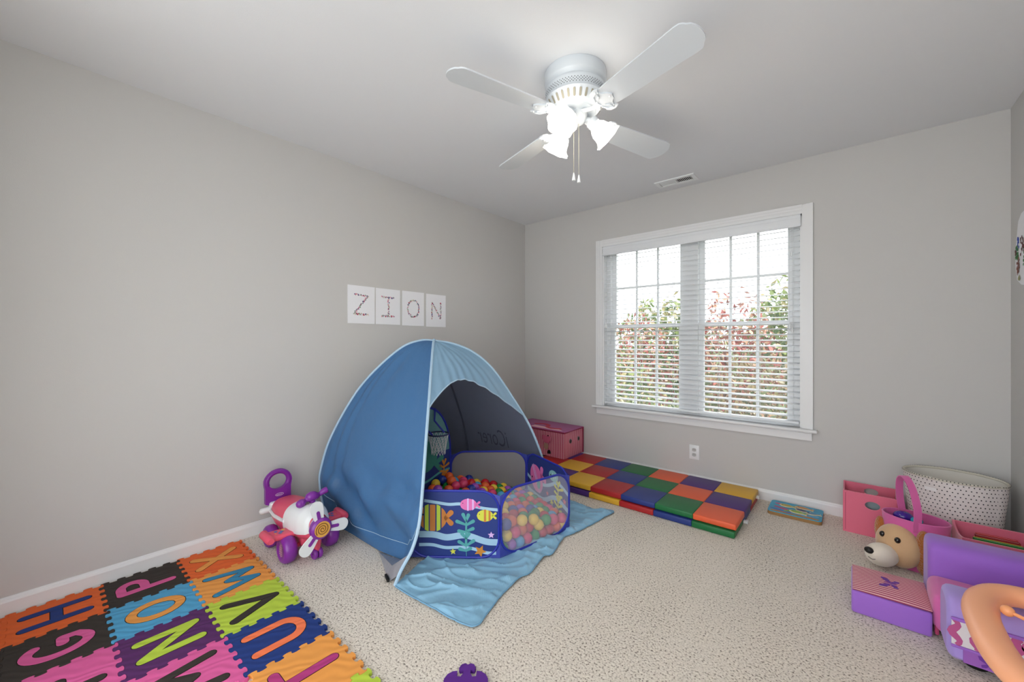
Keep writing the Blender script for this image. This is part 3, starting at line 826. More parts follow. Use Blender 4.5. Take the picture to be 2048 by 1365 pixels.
def fish(name, parent, fr, cx, cy, w_, h_, c1, c2, bands, face=-1, h=.002, rot=0):
    """striped fish facing along face*u: body cut in bands, tail, eye"""
    m = M(); mats = [PR[c1], PR[c2], PR['eye']]
    F_ = lambda u, v, hh: fr(cx+face*-1*(u*math.cos(rot)-v*math.sin(rot)), cy+u*math.sin(rot)+v*math.cos(rot), hh)
    def el(x): return h_/2*math.sqrt(max(0, 1-(2*x/w_)**2))
    for (x0, x1, ci) in bands:
        a, b = -w_/2+w_*x0, -w_/2+w_*x1
        xs = [a+(b-a)*k/6 for k in range(7)]
        ex = 1.06 if ci else 1
        m.flat([(x, -el(x)*ex) for x in xs]+[(x, el(x)*ex) for x in reversed(xs)] if el(a) > 1e-6 and el(b) > 1e-6 else
               ([(x, -el(x)*ex) for x in xs]+[(x, el(x)*ex) for x in reversed(xs)][(0 if el(b) > 1e-6 else 1):(-1 if el(a) < 1e-6 else None)]), F_, h+.0003*ci, ci)
    for s in (-1, 1): m.flat(capsule((w_*.46, 0), (w_*.64, s*h_*.20), h_*.14, h_*.20), F_, h, 0)
    m.flat(circ(-w_*.33, h_*.12, h_*.04, n=10), F_, h+.0008, 2)
    return obj(name, m, mats, parent, 0)
def star(m, fr, cx, cy, r, rot, h, mi=0):
    pts = []
    for k in range(10):
        a = rot+PI*k/5; q = r if k % 2 == 0 else r*.45
        pts.append((cx+q*math.cos(a), cy+q*math.sin(a)))
    m.flat(pts, fr, h, mi)
def wave(m, fr, pts, wd, h):
    pts = [(p.x, p.y) for p in spline([(a, b, 0) for a, b in pts], 6)]
    L, Rr = ribbon(pts, wd)
    for j in range(len(pts)-1): m.flat([L[j], L[j+1], Rr[j+1], Rr[j]], fr, h)
def weed(m, fr, x, y, s, h):
    m.flat(capsule((x, y), (x-.01*s, y+.35*s), .010*s, .022*s), fr, h); m.flat(capsule((x-.01*s, y+.35*s), (x-.005*s, y+.95*s), .060*s, .040*s), fr, h+.0001)
    for k, (yy, a, l) in enumerate(((.95, 70, .16), (.95, 115, .18), (.85, 30, .2), (.86, 160, .24), (.70, 22, .18), (.68, 172, .18), (.52, 60, .14), (.52, 130, .16), (.34, 35, .22), (.34, 150, .2), (.22, 30, .12), (.22, 165, .16))):
        m.flat(capsule((x-.008*s, y+yy*s-.05*s), (x-.008*s+l*s*math.cos(R(a)), y+yy*s-.05*s+l*s*math.sin(R(a))), .050*s, .090*s, 6), fr, h+.0001*(k % 3))
# front left: navy panel with the striped fish
p, fr, L = pit_panel(0, NAVY, 'printed_panel')
def q(x, y): return ((860+x/10.5-796.4)/203.6*L, (1122-(1000+y/10.5))/135.7*PH)
m = M(); wave(m, fr, [q(-300, 80), q(0, 120), q(280, 155), q(560, 145), q(900, 200), q(1150, 240), q(1420, 262)], .016, .0012)
obj('wave_print', m, AQUA, p, 0)
m = M(); wave(m, fr, [q(-420, 790), q(-150, 790), q(0, 805), q(240, 850), q(600, 800), q(800, 830), q(1150, 930), q(1450, 945)], .034, .0013)
obj('wave_print', m, AQUA, p, 0)
m = M(); wave(m, fr, [q(-420, 1010), q(-100, 1010), q(200, 1065), q(560, 1055), q(850, 1085), q(1150, 1165), q(1380, 1170)], .017, .0014)
obj('wave_print', m, AQUA, p, 0)
x, y = q(25, 440); fish('fish_print', p, fr, x-.030, y, .155, .140, 'ochre', 'lime', [(0, .20, 0), (.235, .37, 1), (.41, .60, 0), (.645, .775, 1), (.815, 1, 0)])
x, y = q(735, 155); fish('fish_print', p, fr, x, y, .090, .062, 'pink', 'mauve', [(0, .42, 0), (.42, .52, 1), (.52, .72, 0), (.72, .82, 1), (.82, 1, 0)])
x, y = q(1120, 385); fish('fish_print', p, fr, x, y, .088, .062, 'yellow', 'ochre', [(0, .44, 0), (.44, .57, 1), (.57, .72, 0), (.72, .84, 1), (.84, 1, 0)])
x, y = q(690, 1270); m = M(); weed(m, fr, x, y, .215, .0022); obj('seaweed_print', m, PR['teal'], p, 0)
m = M(); star(m, fr, *q(375, 1145), .018, R(95), .0022, 0); star(m, fr, *q(1265, 790), .019, R(90), .0022, 1); star(m, fr, *q(1010, 1130), .034, R(65), .0024, 2)
obj('starfish_print', m, [PR['yellow'], PR['mauve'], PR['orange']], p, 0)
# front right: clear netting
pit_panel(1, NET, 'netting_panel', r=.115)
# right: printed panel, its inner face shows over the netting
p, fr, L = pit_panel(2, NAVY, 'printed_panel')
fi = lambda u, v, h: fr(u, v, -h)
m = M(); wave(m, fi, [(0, .20), (.12, .24), (.25, .19), (.40, .17), (.51, .20)], .022, .0012); obj('wave_print', m, AQUA, p, 0)
m = M(); wave(m, fi, [(0, .10), (.15, .14), (.30, .08), (.51, .10)], .030, .0012); obj('wave_print', m, AQUA, p, 0)
m = M(); wave(m, fi, [(0, .04), (.2, .06), (.35, .03), (.51, .05)], .016, .0012); obj('wave_print', m, AQUA, p, 0)
m = M(); weed(m, fi, .12, .03, .21, .002); obj('seaweed_print', m, PR['yellow'], p, 0)
m = M(); star(m, fi, .05, .15, .022, .3, .002, 0); star(m, fi, .19, .10, .024, .6, .002, 1); star(m, fi, .24, .14, .018, .2, .002, 0); obj('starfish_print', m, [PR['coral'], PR['yellow']], p, 0)
fish('fish_print', p, fi, .375, .20, .15, .19, 'pink', 'mauve', [(0, .42, 0), (.42, .48, 1), (.48, .54, 0), (.54, .58, 1), (.58, 1, 0)], face=1, rot=.5)
m = M(); m.flat(circ(.345, .17, .022, .034, 14), fi, .0034); obj('fin_print', m, PR['teal'], p, 0)
m = M(); m.flat(circ(.17, .275, .052, .036, 20), fi, .002, 0); m.flat(circ(.200, .275, .007, n=8), fi, .0026, 1)
for a, b in ((.16, .285), (.145, .27), (.165, .262), (.15, .293), (.178, .29)): m.flat(circ(a, b, .005, n=8), fi, .0024, 2)
obj('puffer_print', m, [mat('print_aqua_green', '83b9bf', .6), PR['eye'], mat('print_pale', 'c8dfe6', .6)], p, 0)
# back: netting, left back: tall printed panel with the hoop, left: printed panel
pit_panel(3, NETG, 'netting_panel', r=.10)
pit_panel(5, NAVY, 'printed_panel')
a, b = PV[4], PV[5]; L = (b-a).length; U = (b-a)/L; N = V((U.y, -U.x, 0)); N = N if N.dot(ctr-a) > 0 else -N   # N points into the pit
fr = fr3(a+V((0,0,.012)), U, (0,0,1), N)
outl = [(L, 0), (L, .36)] + [(L/2+L/2*math.cos(R(180*i/18)), .36+.34*math.sin(R(180*i/18))) for i in range(1, 18)] + [(0, .36), (0, 0)]
m = M(); m.flat([(0, 0), (L, 0), (L, .38), (0, .38)], fr, 0); p = obj('hoop_panel', m, NAVY, pit, 0)
m = M(); m.flat([(0, .38), (L, .38)] + [(L/2+L/2*math.cos(R(180*i/18)), .38+.32*math.sin(R(180*i/18))) for i in range(1, 18)], fr, 0); obj('arch_netting', m, mat('pit_teal_cloth', '5f9397', .6), p, 0)
m = M(); m.tube([fr(*o, 0) for o in outl], .0075, 7); obj('piping', m, ROYAL, p)
m = M(); wave(m, fr, [(0, .24), (.1, .235), (.25, .20), (.48, .22)], .016, .0015); obj('wave_print', m, PR['teal'], p, 0)
m = M(); wave(m, fr, [(0, .17), (.08, .165), (.2, .12), (.48, .10)], .030, .0015); obj('wave_print', m, PR['teal'], p, 0)
m = M(); weed(m, fr, .065, .10, .20, .002); obj('seaweed_print', m, PR['orange'], p, 0)
m = M(); star(m, fr, .13, .085, .022, .2, .002); obj('starfish_print', m, PR['mauve'], p, 0)
m = M(); m.flat(circ(.235, .37, .11, .105, 24), fr, .002); m.flat(capsule((.14, .31), (.085, .335), .03, .04), fr, .0021); m.flat(capsule((.14, .30), (.10, .265), .03, .04), fr, .0022); obj('whale_print', m, PR['green'], p, 0)
hc = fr(.185, .53, .075)
m = M(); m.tube([hc+V((.068*math.cos(2*PI*i/24), .068*math.sin(2*PI*i/24), 0)) for i in range(24)], .005, 7, True)
hoop = obj('hoop', m, mat('hoop_navy', '1b2350', .5), p)
m = M(); m.tube([fr(.15, .69, .004), fr(.17, .61, .02), hc+V((.0, .05, 0))], .006, 6); m.tube([fr(.33, .66, .004), fr(.28, .60, .02), hc+V((0, -.05, 0))], .006, 6); obj('hoop_strap', m, ROYAL, hoop)
m = M()
for k in range(14):
    for s in (0, 1):
        a0 = 2*PI*k/14
        m.tube([hc+V((rr*math.cos(a0+(1-2*s)*tt), rr*math.sin(a0+(1-2*s)*tt), -zz)) for rr, tt, zz in ((.068, 0, 0), (.060, .22, .035), (.052, .45, .07), (.048, .67, .105), (.045, .9, .135))], .0020, 4)
obj('hoop_net', m, mat('net_white', 'cfd2d6', .8), hoop)
m = M(); m.flat([(v.x, v.y) for v in PV], lambda u, v, h: V((u, v, h)), .017); m.prism([((v-ctr)*.985+ctr).to_2d()[:] for v in PV], lambda u, v, h: V((u, v, h)), .010, .0165)
obj('pit_floor', m, SKYC, pit, 0)

# ---------------------------------------------------------------- the balls, one by one
BALLS = [(-1656,1844,151),(-2113,1734,156),(-1563,1567,150),(-1699,1403,165),(-1842,1338,162),(-1638,2024,117),(-1555,1506,152),(-1672,1476,39),(-1909,1486,154),(-1413,1792,39),(-1604,1494,188),(-2163,1442,126),(-1619,1659,175),(-2015,1789,196),(-1524,1967,114),(-1576,1706,142),(-2028,1577,185),(-1412,2040,82),(-1479,2059,87),(-1447,1622,39),(-1744,1350,175),(-2057,1767,151),(-1446,1886,39),(-1660,1745,89),(-2062,1828,156),(-1722,1368,120),(-1544,2137,79),(-1566,1766,144),(-1628,1514,39),(-1744,1417,91),(-1685,1790,141),(-1813,1481,195),(-1882,2015,144),(-1837,1551,167),(-1895,1305,39),(-1812,2200,92),(-2107,1860,184),(-1691,1995,128),(-1372,1996,89),(-1506,1547,166),(-1485,1808,91),(-1950,1706,165),(-1722,1499,39),(-1638,2069,87),(-1788,1313,39),(-1847,1396,140),(-1744,1770,163),(-1865,1899,165),(-1895,1546,148),(-2007,1851,192),(-1727,1582,162),(-1822,1353,99),(-1616,1456,39),(-1707,1876,149),(-1682,1542,39),(-1707,2199,83),(-2163,1443,188),(-1806,1986,143),(-1969,1392,142),(-1580,1989,116),(-2004,1361,194),(-1904,1620,146),(-1755,1953,144),(-1517,1538,39),(-1426,1980,97),(-1753,1633,143),(-1945,2080,138),(-1501,1665,149),(-1430,1708,98),(-1550,1590,39),(-1679,1404,97),(-1768,1825,177),(-1653,1496,147),(-1646,1547,92),(-1590,1927,132),(-1451,1808,143),(-1428,1826,87),(-2080,1649,142),(-1796,1632,188),(-1864,1447,170),(-1620,1548,160),(-2066,1393,183),(-1837,1496,140),(-1835,2110,119),(-1968,1468,156),(-1738,1818,126),(-2069,1512,201),(-1880,2073,131),(-1765,1332,93),(-1939,1579,175),(-1598,1868,146),(-1928,1980,159),(-2054,1892,190),(-2019,1729,185),(-1780,1406,197),(-1780,1431,39),(-1481,1717,39),(-1777,2068,123),(-1716,1743,115),(-2023,1627,150),(-1403,1842,131),(-1839,1276,148),(-1782,1775,91),(-1478,2002,98),(-1586,2043,93),(-1558,1652,167),(-1726,1685,125),(-1989,1578,138),(-1436,1679,39),(-2163,1592,180),(-2074,1803,212),(-1368,2017,39),(-1891,1811,195),(-1542,1889,135),(-1492,1749,92),(-1843,1609,147),(-1877,1843,145),(-1999,1814,142),(-2163,1728,194),(-1693,2086,105),(-1390,1905,39),(-1930,1323,96),(-1595,1525,109),(-1494,1593,39),(-1609,1608,142),(-1991,1423,191),(-1383,1938,103),(-2004,1361,39),(-2102,1599,171),(-2161,1789,203),(-1517,1724,143),(-1867,1784,145),(-1443,1886,126),(-1747,1442,159),(-1711,1502,167),(-2163,1502,171),(-1572,1493,39),(-1538,1521,93),(-1931,1920,159),(-1458,1708,153),(-2059,1706,144),(-1662,1418,39),(-1432,2095,77),(-1897,1681,146),(-1855,2162,93),(-1762,1367,39),(-1442,1649,97),(-1827,1844,180),(-1578,1546,39),(-1549,1829,146),(-1643,1434,158),(-1492,1659,39),(-1500,1630,92),(-2163,1645,148),(-1946,1382,204),(-1651,1664,123),(-2015,1433,135),(-1424,1736,39),(-1507,1785,146),(-1536,2079,89),(-1668,1615,160),(-1510,1572,110),(-1878,1750,196),(-1533,2020,93),(-1989,2041,151),(-2110,1415,39),(-1443,1646,159),(-2043,1659,199),(-1707,1381,39),(-1925,1659,196),(-1638,1964,128),(-1984,1351,98),(-1395,1879,90),(-1646,1904,143),(-1920,1425,159),(-1646,1456,92),(-1420,1757,151),(-1358,2067,76),(-1748,2109,96),(-1813,1293,94),(-1654,2179,82),(-1829,2041,133),(-2114,1417,153),(-1775,1495,145),(-1752,2014,131),(-2112,1794,165),(-1986,1962,153),(-1809,1924,154),(-1459,1587,152),(-1697,1936,141),(-1799,2142,90),(-1787,1379,142),(-1835,1274,39),(-1805,1412,93),(-2070,1459,142),(-1807,1442,147),(-1590,2102,90),(-1472,1945,114),(-1962,1639,149),(-2163,1855,208),(-2073,1964,180),(-1515,1608,166),(-1402,1848,39),(-2024,1474,181),(-2028,1373,139),(-2163,1826,154),(-1954,1527,144),(-1763,2220,84),(-2120,1677,180),(-1433,1767,92),(-1915,1867,185),(-2105,1463,193),(-1605,1810,161),(-1809,1802,139),(-1838,1669,162),(-2112,1504,138),(-2118,1924,178),(-1787,1582,148),(-1700,1574,88),(-1751,2166,93),(-1694,1454,130),(-1763,1538,187),(-2110,1635,89),(-1645,2123,91),(-2016,1521,141),(-2034,2000,152),(-1984,1752,141),(-2071,1548,151),(-2003,1685,143),(-1679,1551,143),(-1592,1582,87),(-1632,1760,141),(-1630,1571,39),(-1874,1294,96),(-1860,1960,155),(-1894,1370,173),(-1435,1920,84),(-1600,1469,132),(-1493,1852,138),(-1473,1866,85),(-1455,1590,90),(-1358,2067,39),(-1545,1671,94),(-1471,1774,39),(-2121,1543,189),(-1816,1718,195),(-2026,1872,137),(-1673,1715,149),(-1801,1473,93),(-1951,1334,154),(-1599,2158,81),(-1923,1759,154),(-1432,1944,39),(-2163,1442,39),(-1489,2116,78),(-1547,1644,39),(-1379,1961,39),(-1488,1689,94),(-1779,1686,158),(-1618,1720,184),(-1879,1588,192),(-1699,2142,92),(-1741,1478,94),(-1787,1314,149),(-1720,1439,39),(-1726,1713,180),(-1553,1616,118),(-2076,1398,109),(-1996,1911,184),(-1892,2128,120),(-1768,1879,147),(-1795,1743,142),(-1421,2001,39),(-2057,1388,39),(-1950,1333,39),(-1844,1333,39),(-1896,1305,154)]
BC = [('red', 'c21f28'), ('orange', 'e2612c'), ('yellow', 'e8c43c'), ('green', '1f8a3c'), ('dark blue', '1f3390'), ('pink', 'd8406f'), ('purple', '9a49b4'), ('light blue', '4ea3d2')]
bm_ = {}
rnd = random.Random(11)
for i, (x, y, z) in enumerate(BALLS):
    n, h = BC[rnd.choices(range(8), [16, 18, 17, 16, 9, 14, 8, 4])[0]]
    x, y, z = x/1000, y/1000, z/1000
    def inside(k):
        a, b = PV[k], PV[(k+1) % 6]; return (b-a).normalized().cross(V((x, y, 0))-a).z
    for k in (0, 1, 2, 3, 4, 5, 0):
        if inside(k) < .036:      # keep each ball clear of the cloth
            d_ = (PV[(k+1) % 6]-PV[k]).normalized(); g_ = .036-inside(k); x -= d_.y*g_; y += d_.x*g_
    U = (PV[2]-PV[1]).normalized(); dn = abs((V((x, y, 0))-PV[1]).cross(U).z)
    front = dn < .085
    def near(k):
        a, b = PV[k], PV[(k+1) % 6]; return abs((V((x, y, 0))-a).cross((b-a).normalized()).z)
    zone = ('behind the clear netting' if front else 'along the printed fish panel' if near(0) < .13 else 'beside the tall hoop panel' if near(4) < .16 or near(5) < .10 else
            'near the back netting' if near(3) < .16 else 'below the pink fish print' if near(2) < .16 else 'in the middle of the heap')
    lab = '%s plastic ball %s%s' % (n, zone, ' of the ball pit' if front else '')
    grp = '%s balls %s' % (n, zone)
    if n not in bm_:
        m = M(); m.ball((0, 0, 0), .0315, 24, 14)
        o = obj('pit_ball', m, mat('ball_'+n.replace(' ', '_'), h, .22, .5, trans=.0), None, 80); bm_[n] = o
    else:
        o = bm_[n].copy(); col.objects.link(o)
    o.location = (x, y, z)
    tag(o, lab, 'ball', grp)

# ---------------------------------------------------------------- ride-on toy plane
PINK = mat('toy_pink_plastic', 'e0526e', .35, .5)
PURP = mat('toy_purple_plastic', '7d2b96', .3, .5)
TWHITE = mat('toy_white_plastic', 'e3e6e8', .35, .5)
YEL = mat('toy_yellow', 'e0a94c', .45)
toy = thing('ride_on_plane', 'pink and white ride-on toy plane with purple wheels beside the tent', 'ride-on toy', (-2.36, .945, 0))
CY = .945
ST = [(-2.150, .185, .045, .050), (-2.165, .185, .062, .066), (-2.22, .183, .080, .082), (-2.30, .178, .090, .088), (-2.40, .168, .093, .082), (-2.50, .162, .092, .078), (-2.58, .163, .082, .066), (-2.625, .168, .058, .045), (-2.64, .170, .02, .018)]
def sec(x):
    for a, b in zip(ST, ST[1:]):
        if a[0] >= x >= b[0]:
            t = (x-a[0])/(b[0]-a[0]); return [a[i]+(b[i]-a[i])*t for i in range(1, 4)]
    return ST[-1][1:]
def shell(m, x0, x1, a0, a1, k=1.0, dz=0, nu=16, nv=20, zk=1.0):
    def f(u, v):
        x = x0+(x1-x0)*u; cz, ry, rz = sec(x); a = R(a0+(a1-a0)*v)
        c, s = math.cos(a), math.sin(a)
        c = math.copysign(abs(c)**.8, c); s = math.copysign(abs(s)**.8, s)
        return V((x, CY+ry*k*c, cz+rz*k*s*(zk if s > 0 else 1)+dz))
    m.grid(f, nu, nv)
m = M(); shell(m, -2.15, -2.64, 0, 360, 1, 0, 24, 32); obj('body', m, PINK, toy, 60)
m = M(); shell(m, -2.152, -2.37, -22, 202, 1.04, .002, 18, 26, 1.06)
m.flat([(CY+.049*math.cos(2*PI*i/24), .187+.054*math.sin(2*PI*i/24)) for i in range(24)], lambda u, v, h: V((-2.1515, u, v)), 0)
cowl = obj('cowl', m, TWHITE, toy, 60)
m = M(); shell(m, -2.36, -2.63, 12, 168, 1.01, .004, 18, 22, 1.05); obj('seat', m, PINK, toy, 60)
m = M()
for s in (1, -1):
    pts = []
    for i in range(13):
        x = -2.355-.27*i/12; cz, ry, rz = sec(x); pts.append(V((x, CY+s*ry*1.01, cz+rz*.14)))
    m.tube(pts, .010, 8)
m.tube([V((-2.625, CY+.06*math.cos(R(180*i/8)), .175)) for i in range(9)], .010, 8)
obj('seat_rim', m, TWHITE, toy)
m = M()   # curved sticker with rows of small print on the cowl
cz, ry, rz = sec(-2.25)
def stick(u, v, h): a = R(92+u*1000); c2, r2, z2 = sec(-2.27+v); return V((-2.27+v, CY+(r2*1.05+h)*math.cos(a), c2+.002+(z2*1.11+h)*abs(math.sin(a))**.85))
m.flat([(-.022, -.026), (.022, -.026), (.022, .028), (-.022, .028)], stick, .002, 0)
for r_ in range(6):
    for c_ in range(4): m.flat([(-.018+c_*.009, -.022+r_*.008), (-.011+c_*.009, -.022+r_*.008), (-.011+c_*.009, -.018+r_*.008), (-.018+c_*.009, -.018+r_*.008)], stick, .0026, 1)
obj('sticker', m, [mat('sticker_grey', 'b9a9b4', .4), mat('sticker_print', '7d4a5e', .4)], cowl, 0)
# propeller
HB = V((-2.126, .948, .180))
frp = fr3(HB, (0,1,0), (0,0,1), (1,0,0))
m = M(); m.lathe([(.020, -.03), (.050, -.026), (.057, -.010), (.054, .008), (.044, .017), (.040, .017)], 32, Matrix.Translation(HB) @ Matrix.Rotation(PI/2, 4, 'Y')); hub = obj('propeller_hub', m, PURP, toy)
m = M(); m.prism(circ(0, 0, .0405, n=28), frp, .010, .0185); obj('hub_disc', m, YEL, hub)
m = M(); sp = [(.004+.031*i/48)*1.0 for i in range(49)]
ribbon_into(m, [(sp[i]*math.cos(2*PI*2.6*i/48), sp[i]*math.sin(2*PI*2.6*i/48)) for i in range(49)], .0050, frp, .018, .0195); obj('spiral', m, mat('spiral_brown', '8a5a24', .5), hub)
for an in (101, -8, 229):
    a = R(an)
    fb = lambda u, v, h, a=a: frp(u*math.cos(a)-v*math.sin(a), u*math.sin(a)+v*math.cos(a), h)
    m = M(); m.prism([(.030, -.020), (.060, -.025), (.095, -.031), (.120, -.032)]+arc(.120, 0, .028, .032, -90, 90, 10)[1:-1]+[(.120, .032), (.095, .031), (.060, .025), (.030, .020)], fb, -.006, .003)
    b = obj('propeller_blade', m, TWHITE, toy, 30)
    m = M(); m.prism(capsule((.040, 0), (.088, 0), .017), fb, .003, .0055); obj('blade_rib', m, PURP, b, 30)
for s in (-1, 1):   # wings
    m = M()
    m.rbox((-2.300, CY+s*.130, .142), (.095, .130, .028), .012, 3, Matrix.Rotation(R(4*s), 3, 'X'))
    w_ = obj('wing', m, PINK, toy)
    m = M(); m.tube([(-2.362, CY+s*.195, .150), (-2.35, CY+s*.196, .150), (-2.25, CY+s*.196, .148), (-2.235, CY+s*.196, .148)], [.014, .021, .021, .014], 14); obj('wing_tip', m, PINK, w_)
    m = M()
    for k, (x, y, c) in enumerate(((-2.30, .125, 0), (-2.285, .138, 0), (-2.315, .150, 0), (-2.29, .163, 1), (-2.31, .115, 1))):
        m.flat(circ(x, CY+s*y, .011, .009, 10), lambda u, v, h: V((u, v, h)), .1575+.0002*k+.001*(y-.1), c)
    obj('wing_sticker', m, [mat('sticker_blue', '5a6fb0', .4), YEL], w_, 0)
def wheel(name, x, y, z, r, wd, side):
    m = M(); T = Matrix.Translation((x, y, z)) @ Matrix.Rotation(PI/2, 4, 'X')
    h = wd/2
    m.lathe([(.004, -h*.8), (r*.55, -h*.85), (r*.62, -h), (r*.80, -h*.98), (r*.96, -h*.62), (r, -h*.15), (r, h*.15), (r*.96, h*.62), (r*.80, h*.98), (r*.62, h), (r*.55, h*.85), (.004, h*.8)], 32, T)
    w_ = obj(name, m, PURP, toy, 50)
    if r > .05:
        m = M(); fw_ = fr3((x, y+side*h*.86, z), (1,0,0), (0,0,1), (0,side,0))
        for i in range(-3, 4):
            for j in range(-4, 5):
                if (i*i/9+j*j/16) < 1: m.flat(circ(i*.0085, j*.0095+.004*(i % 2), .0026, .0034, 6), fw_, .0018)
        obj('hubcap_dots', m, mat('hub_cream', 'e8c9a0', .4), w_, 0)
wheel('wheel', -2.262, .832, .072, .071, .066, -1); wheel('wheel', -2.270, 1.058, .072, .071, .066, 1)
wheel('wheel', -2.505, .838, .062, .061, .060, -1); wheel('wheel', -2.505, 1.052, .062, .061, .060, 1)
m = M(); m.tube([(-2.262, .84, .072), (-2.266, 1.05, .072)], .012, 8); m.tube([(-2.505, .84, .062), (-2.505, 1.05, .062)], .012, 8); m.rbox((-2.27, CY, .095), (.09, .11, .06), .015); m.rbox((-2.50, CY, .085), (.08, .12, .05), .015); obj('undercarriage', m, PINK, toy)
m = M(); m.tube([(-2.180, .950, .135), (-2.178, .951, .08), (-2.180, .951, .045)], [.026, .020, .014], 10); obj('nose_strut', m, PINK, toy)
for dy in (-.013, .013): wheel('nose_wheel', -2.182, .951+dy, .030, .029, .022, -1)
# steering handle
m = M()
pts = [(-2.262, .895, .285), (-2.266, .915, .292), (-2.270, .935, .298), (-2.268, .96, .310), (-2.268, .985, .306), (-2.270, 1.005, .308), (-2.268, 1.025, .318), (-2.264, 1.045, .325)]
m.tube(spline([V(p) for p in pts], 4), [.016]*1+[.021, .022, .021, .019, .015, .012, .013, .016, .021, .024, .025, .026, .025, .024, .022, .020, .018, .014, .012, .012, .013, .014, .015, .016, .017, .017, .016, .015], 12)
m.tube([(-2.272, .965, .245), (-2.270, .965, .30)], .016, 10); m.ball((-2.262, .897, .287), .021, 12, 8)
obj('steering_handle', m, PURP, toy, 60)
# push handle and tail
hx = -2.645
frh = lambda u, v, h: V((hx+h, .921+u, v))
hole = circ(0, .323, .054, .049, 32, R(90), R(450))
outer = []
for i in range(32):
    a = R(90+360*i/32); c, s = math.cos(a), math.sin(a)
    u, v = .076*c, .318+.070*s
    if s < -.25:
        k = (-s-.25)/.75; u = .076*c*(1+.0*k) if abs(c) > .3 else u
        v = .318-.070*.25-(k)*.115; u = math.copysign(min(.070, .076*abs(c)*1.0+.050*k*min(1, abs(c)*4)), c)
    outer.append((u, v))
m = M()
for i in range(32):
    j = (i+1) % 32
    for h in (-.013, .013): m.flat([outer[i], outer[j], hole[j], hole[i]] if h > 0 else [outer[i], outer[j], hole[j], hole[i]], frh, h)
    m.add([frh(*outer[i], -.013), frh(*outer[j], -.013), frh(*outer[j], .013), frh(*outer[i], .013)], [(0,1,2,3)])
    m.add([frh(*hole[i], -.013), frh(*hole[j], -.013), frh(*hole[j], .013), frh(*hole[i], .013)], [(0,3,2,1)])
m.tube([frh(u, v, 0) for u, v in [(.062*math.cos(R(a)), .320+.058*math.sin(R(a))) for a in range(-28, 209, 12)]], .0155, 10, False)
ph = obj('push_handle', m, PURP, toy, 50, recalc=True)
m = M(); 
ribbon_into(m, circ(.005, .240, .022, .008, 24), .0018, frh, .013, .0140, False, True)
for k in range(6): m.flat([(-.010+k*.005, .2372), (-.0072+k*.005, .2372), (-.0072+k*.005, .2372+.004+.0016*(k % 2)), (-.010+k*.005, .2412)], frh, .0142)
obj('emblem', m, mat('emblem_cream', 'e6d6e4', .4), ph, 0)
m = M(); m.rbox((-2.628, .930, .182), (.05, .12, .05), .012); m.rbox((-2.632, .935, .165), (.035, .235, .034), .016, 3); obj('tail', m, TWHITE, toy)

# ---------------------------------------------------------------- checkered tumbling mat
MC = {n: mat('vinyl_'+n, h, .42, .4, bump=(160, .08, .002)) for n, h in dict(red='a82326', blue='27397f', green='1d6b3b', orange='e2603a', purple='4a2a74', yellow='d9a932').items()}
mt_ = thing('folding_floor_mat', 'folded checkered vinyl floor mat in six bright colours under the window', 'play mat', (-1.36, 3.02, 0))
CYC = ['red', 'blue', 'green', 'orange', 'purple', 'yellow']
CX = [-.518-.2415*k for k in range(7)]
rows = [(3.387, 3.143), (3.143, 2.893), (2.893, 2.645)]
for r_ in range(3):
    for c_ in range(7):
        nm = CYC[(5-c_-r_) % 6]
        if c_ == 6: nm = ['purple', 'red', 'orange'][r_]
        x1, x0 = CX[c_], CX[c_]-.2415; y1, y0 = rows[r_]
        m = M(); m.rbox(((x0+x1)/2, (y0+y1)/2, .0625), (x1-x0+.001, y1-y0+.001, .037), .0075, 3)
        obj('pad', m, MC[nm], mt_, 40, label=nm+' pad')
low = ['green', 'blue', 'red', 'yellow', 'purple', 'purple', 'orange']
for c_ in range(7):
    x1, x0 = CX[c_]-.004, CX[c_]-.2455
    m = M(); m.rbox(((x0+x1)/2, 2.752, .021), (x1-x0, .248, .038), .006, 3); obj('lower_pad', m, MC[low[c_]], mt_, 40, label=low[c_]+' lower pad')
for nm, a, b in (('blue', 2.876, 3.12), ('red', 3.12, 3.38)):
    m = M(); m.rbox((-.643, (a+b)/2, .021), (.2415, b-a, .038), .006, 3); obj('lower_pad', m, MC[nm], mt_, 40, label=nm+' lower pad')
m = M(); m.rbox((-1.37, 3.13, .021), (1.21, .5, .036), .006, 2); obj('lower_layer', m, MC['purple'], mt_, 40)
m = M(); m.box((-.519, 2.86, .018), (-.495, 2.885, .032)); m.box((-.519, 3.30, .040), (-.500, 3.325, .056)); obj('care_tag', m, TWHITE, mt_, 0)

# ---------------------------------------------------------------- striped storage box in the corner
STR = stripes('bin_stripes', 'c2506f', 'e2a8b4', 'XY', .019, .45)
MAR = mat('maroon_binding', '8a1440', .6)
bx = thing('storage_box', 'pink striped fabric storage box with mauve lid between tent and window', 'storage box', (-2.31, 3.25, .08))
X0, X1, Y0, Y1, Z0, Z1 = -2.62, -2.0, 3.085, 3.418, .082, .318
m = M(); n = 12
def bulge(a, b, o):
    """slightly slumped wall from a to b, bowed outwards by o"""
    a, b, o = V(a), V(b), V(o)
    m.grid(lambda u, v: a.lerp(b, u)+o*(4*u*(1-u)*math.sin(PI*min(1, v*1.1)))+V((0, 0, (Z1-Z0)*v-.012*(1-v)*math.cos(u*PI*2)*0)), 10, 8)
bulge((X0, Y0, Z0), (X1, Y0, Z0), (0, .018, 0)); bulge((X1, Y0, Z0), (X1, Y1, Z0), (.016, 0, 0)); bulge((X1, Y1, Z0), (X0, Y1, Z0), (0, 0, 0)); bulge((X0, Y1, Z0), (X0, Y0, Z0), (-.01, 0, 0))
m.box((X0+.01, Y0+.01, Z0), (X1-.01, Y1-.01, Z0+.01)); obj('body', m, STR, bx, 40)
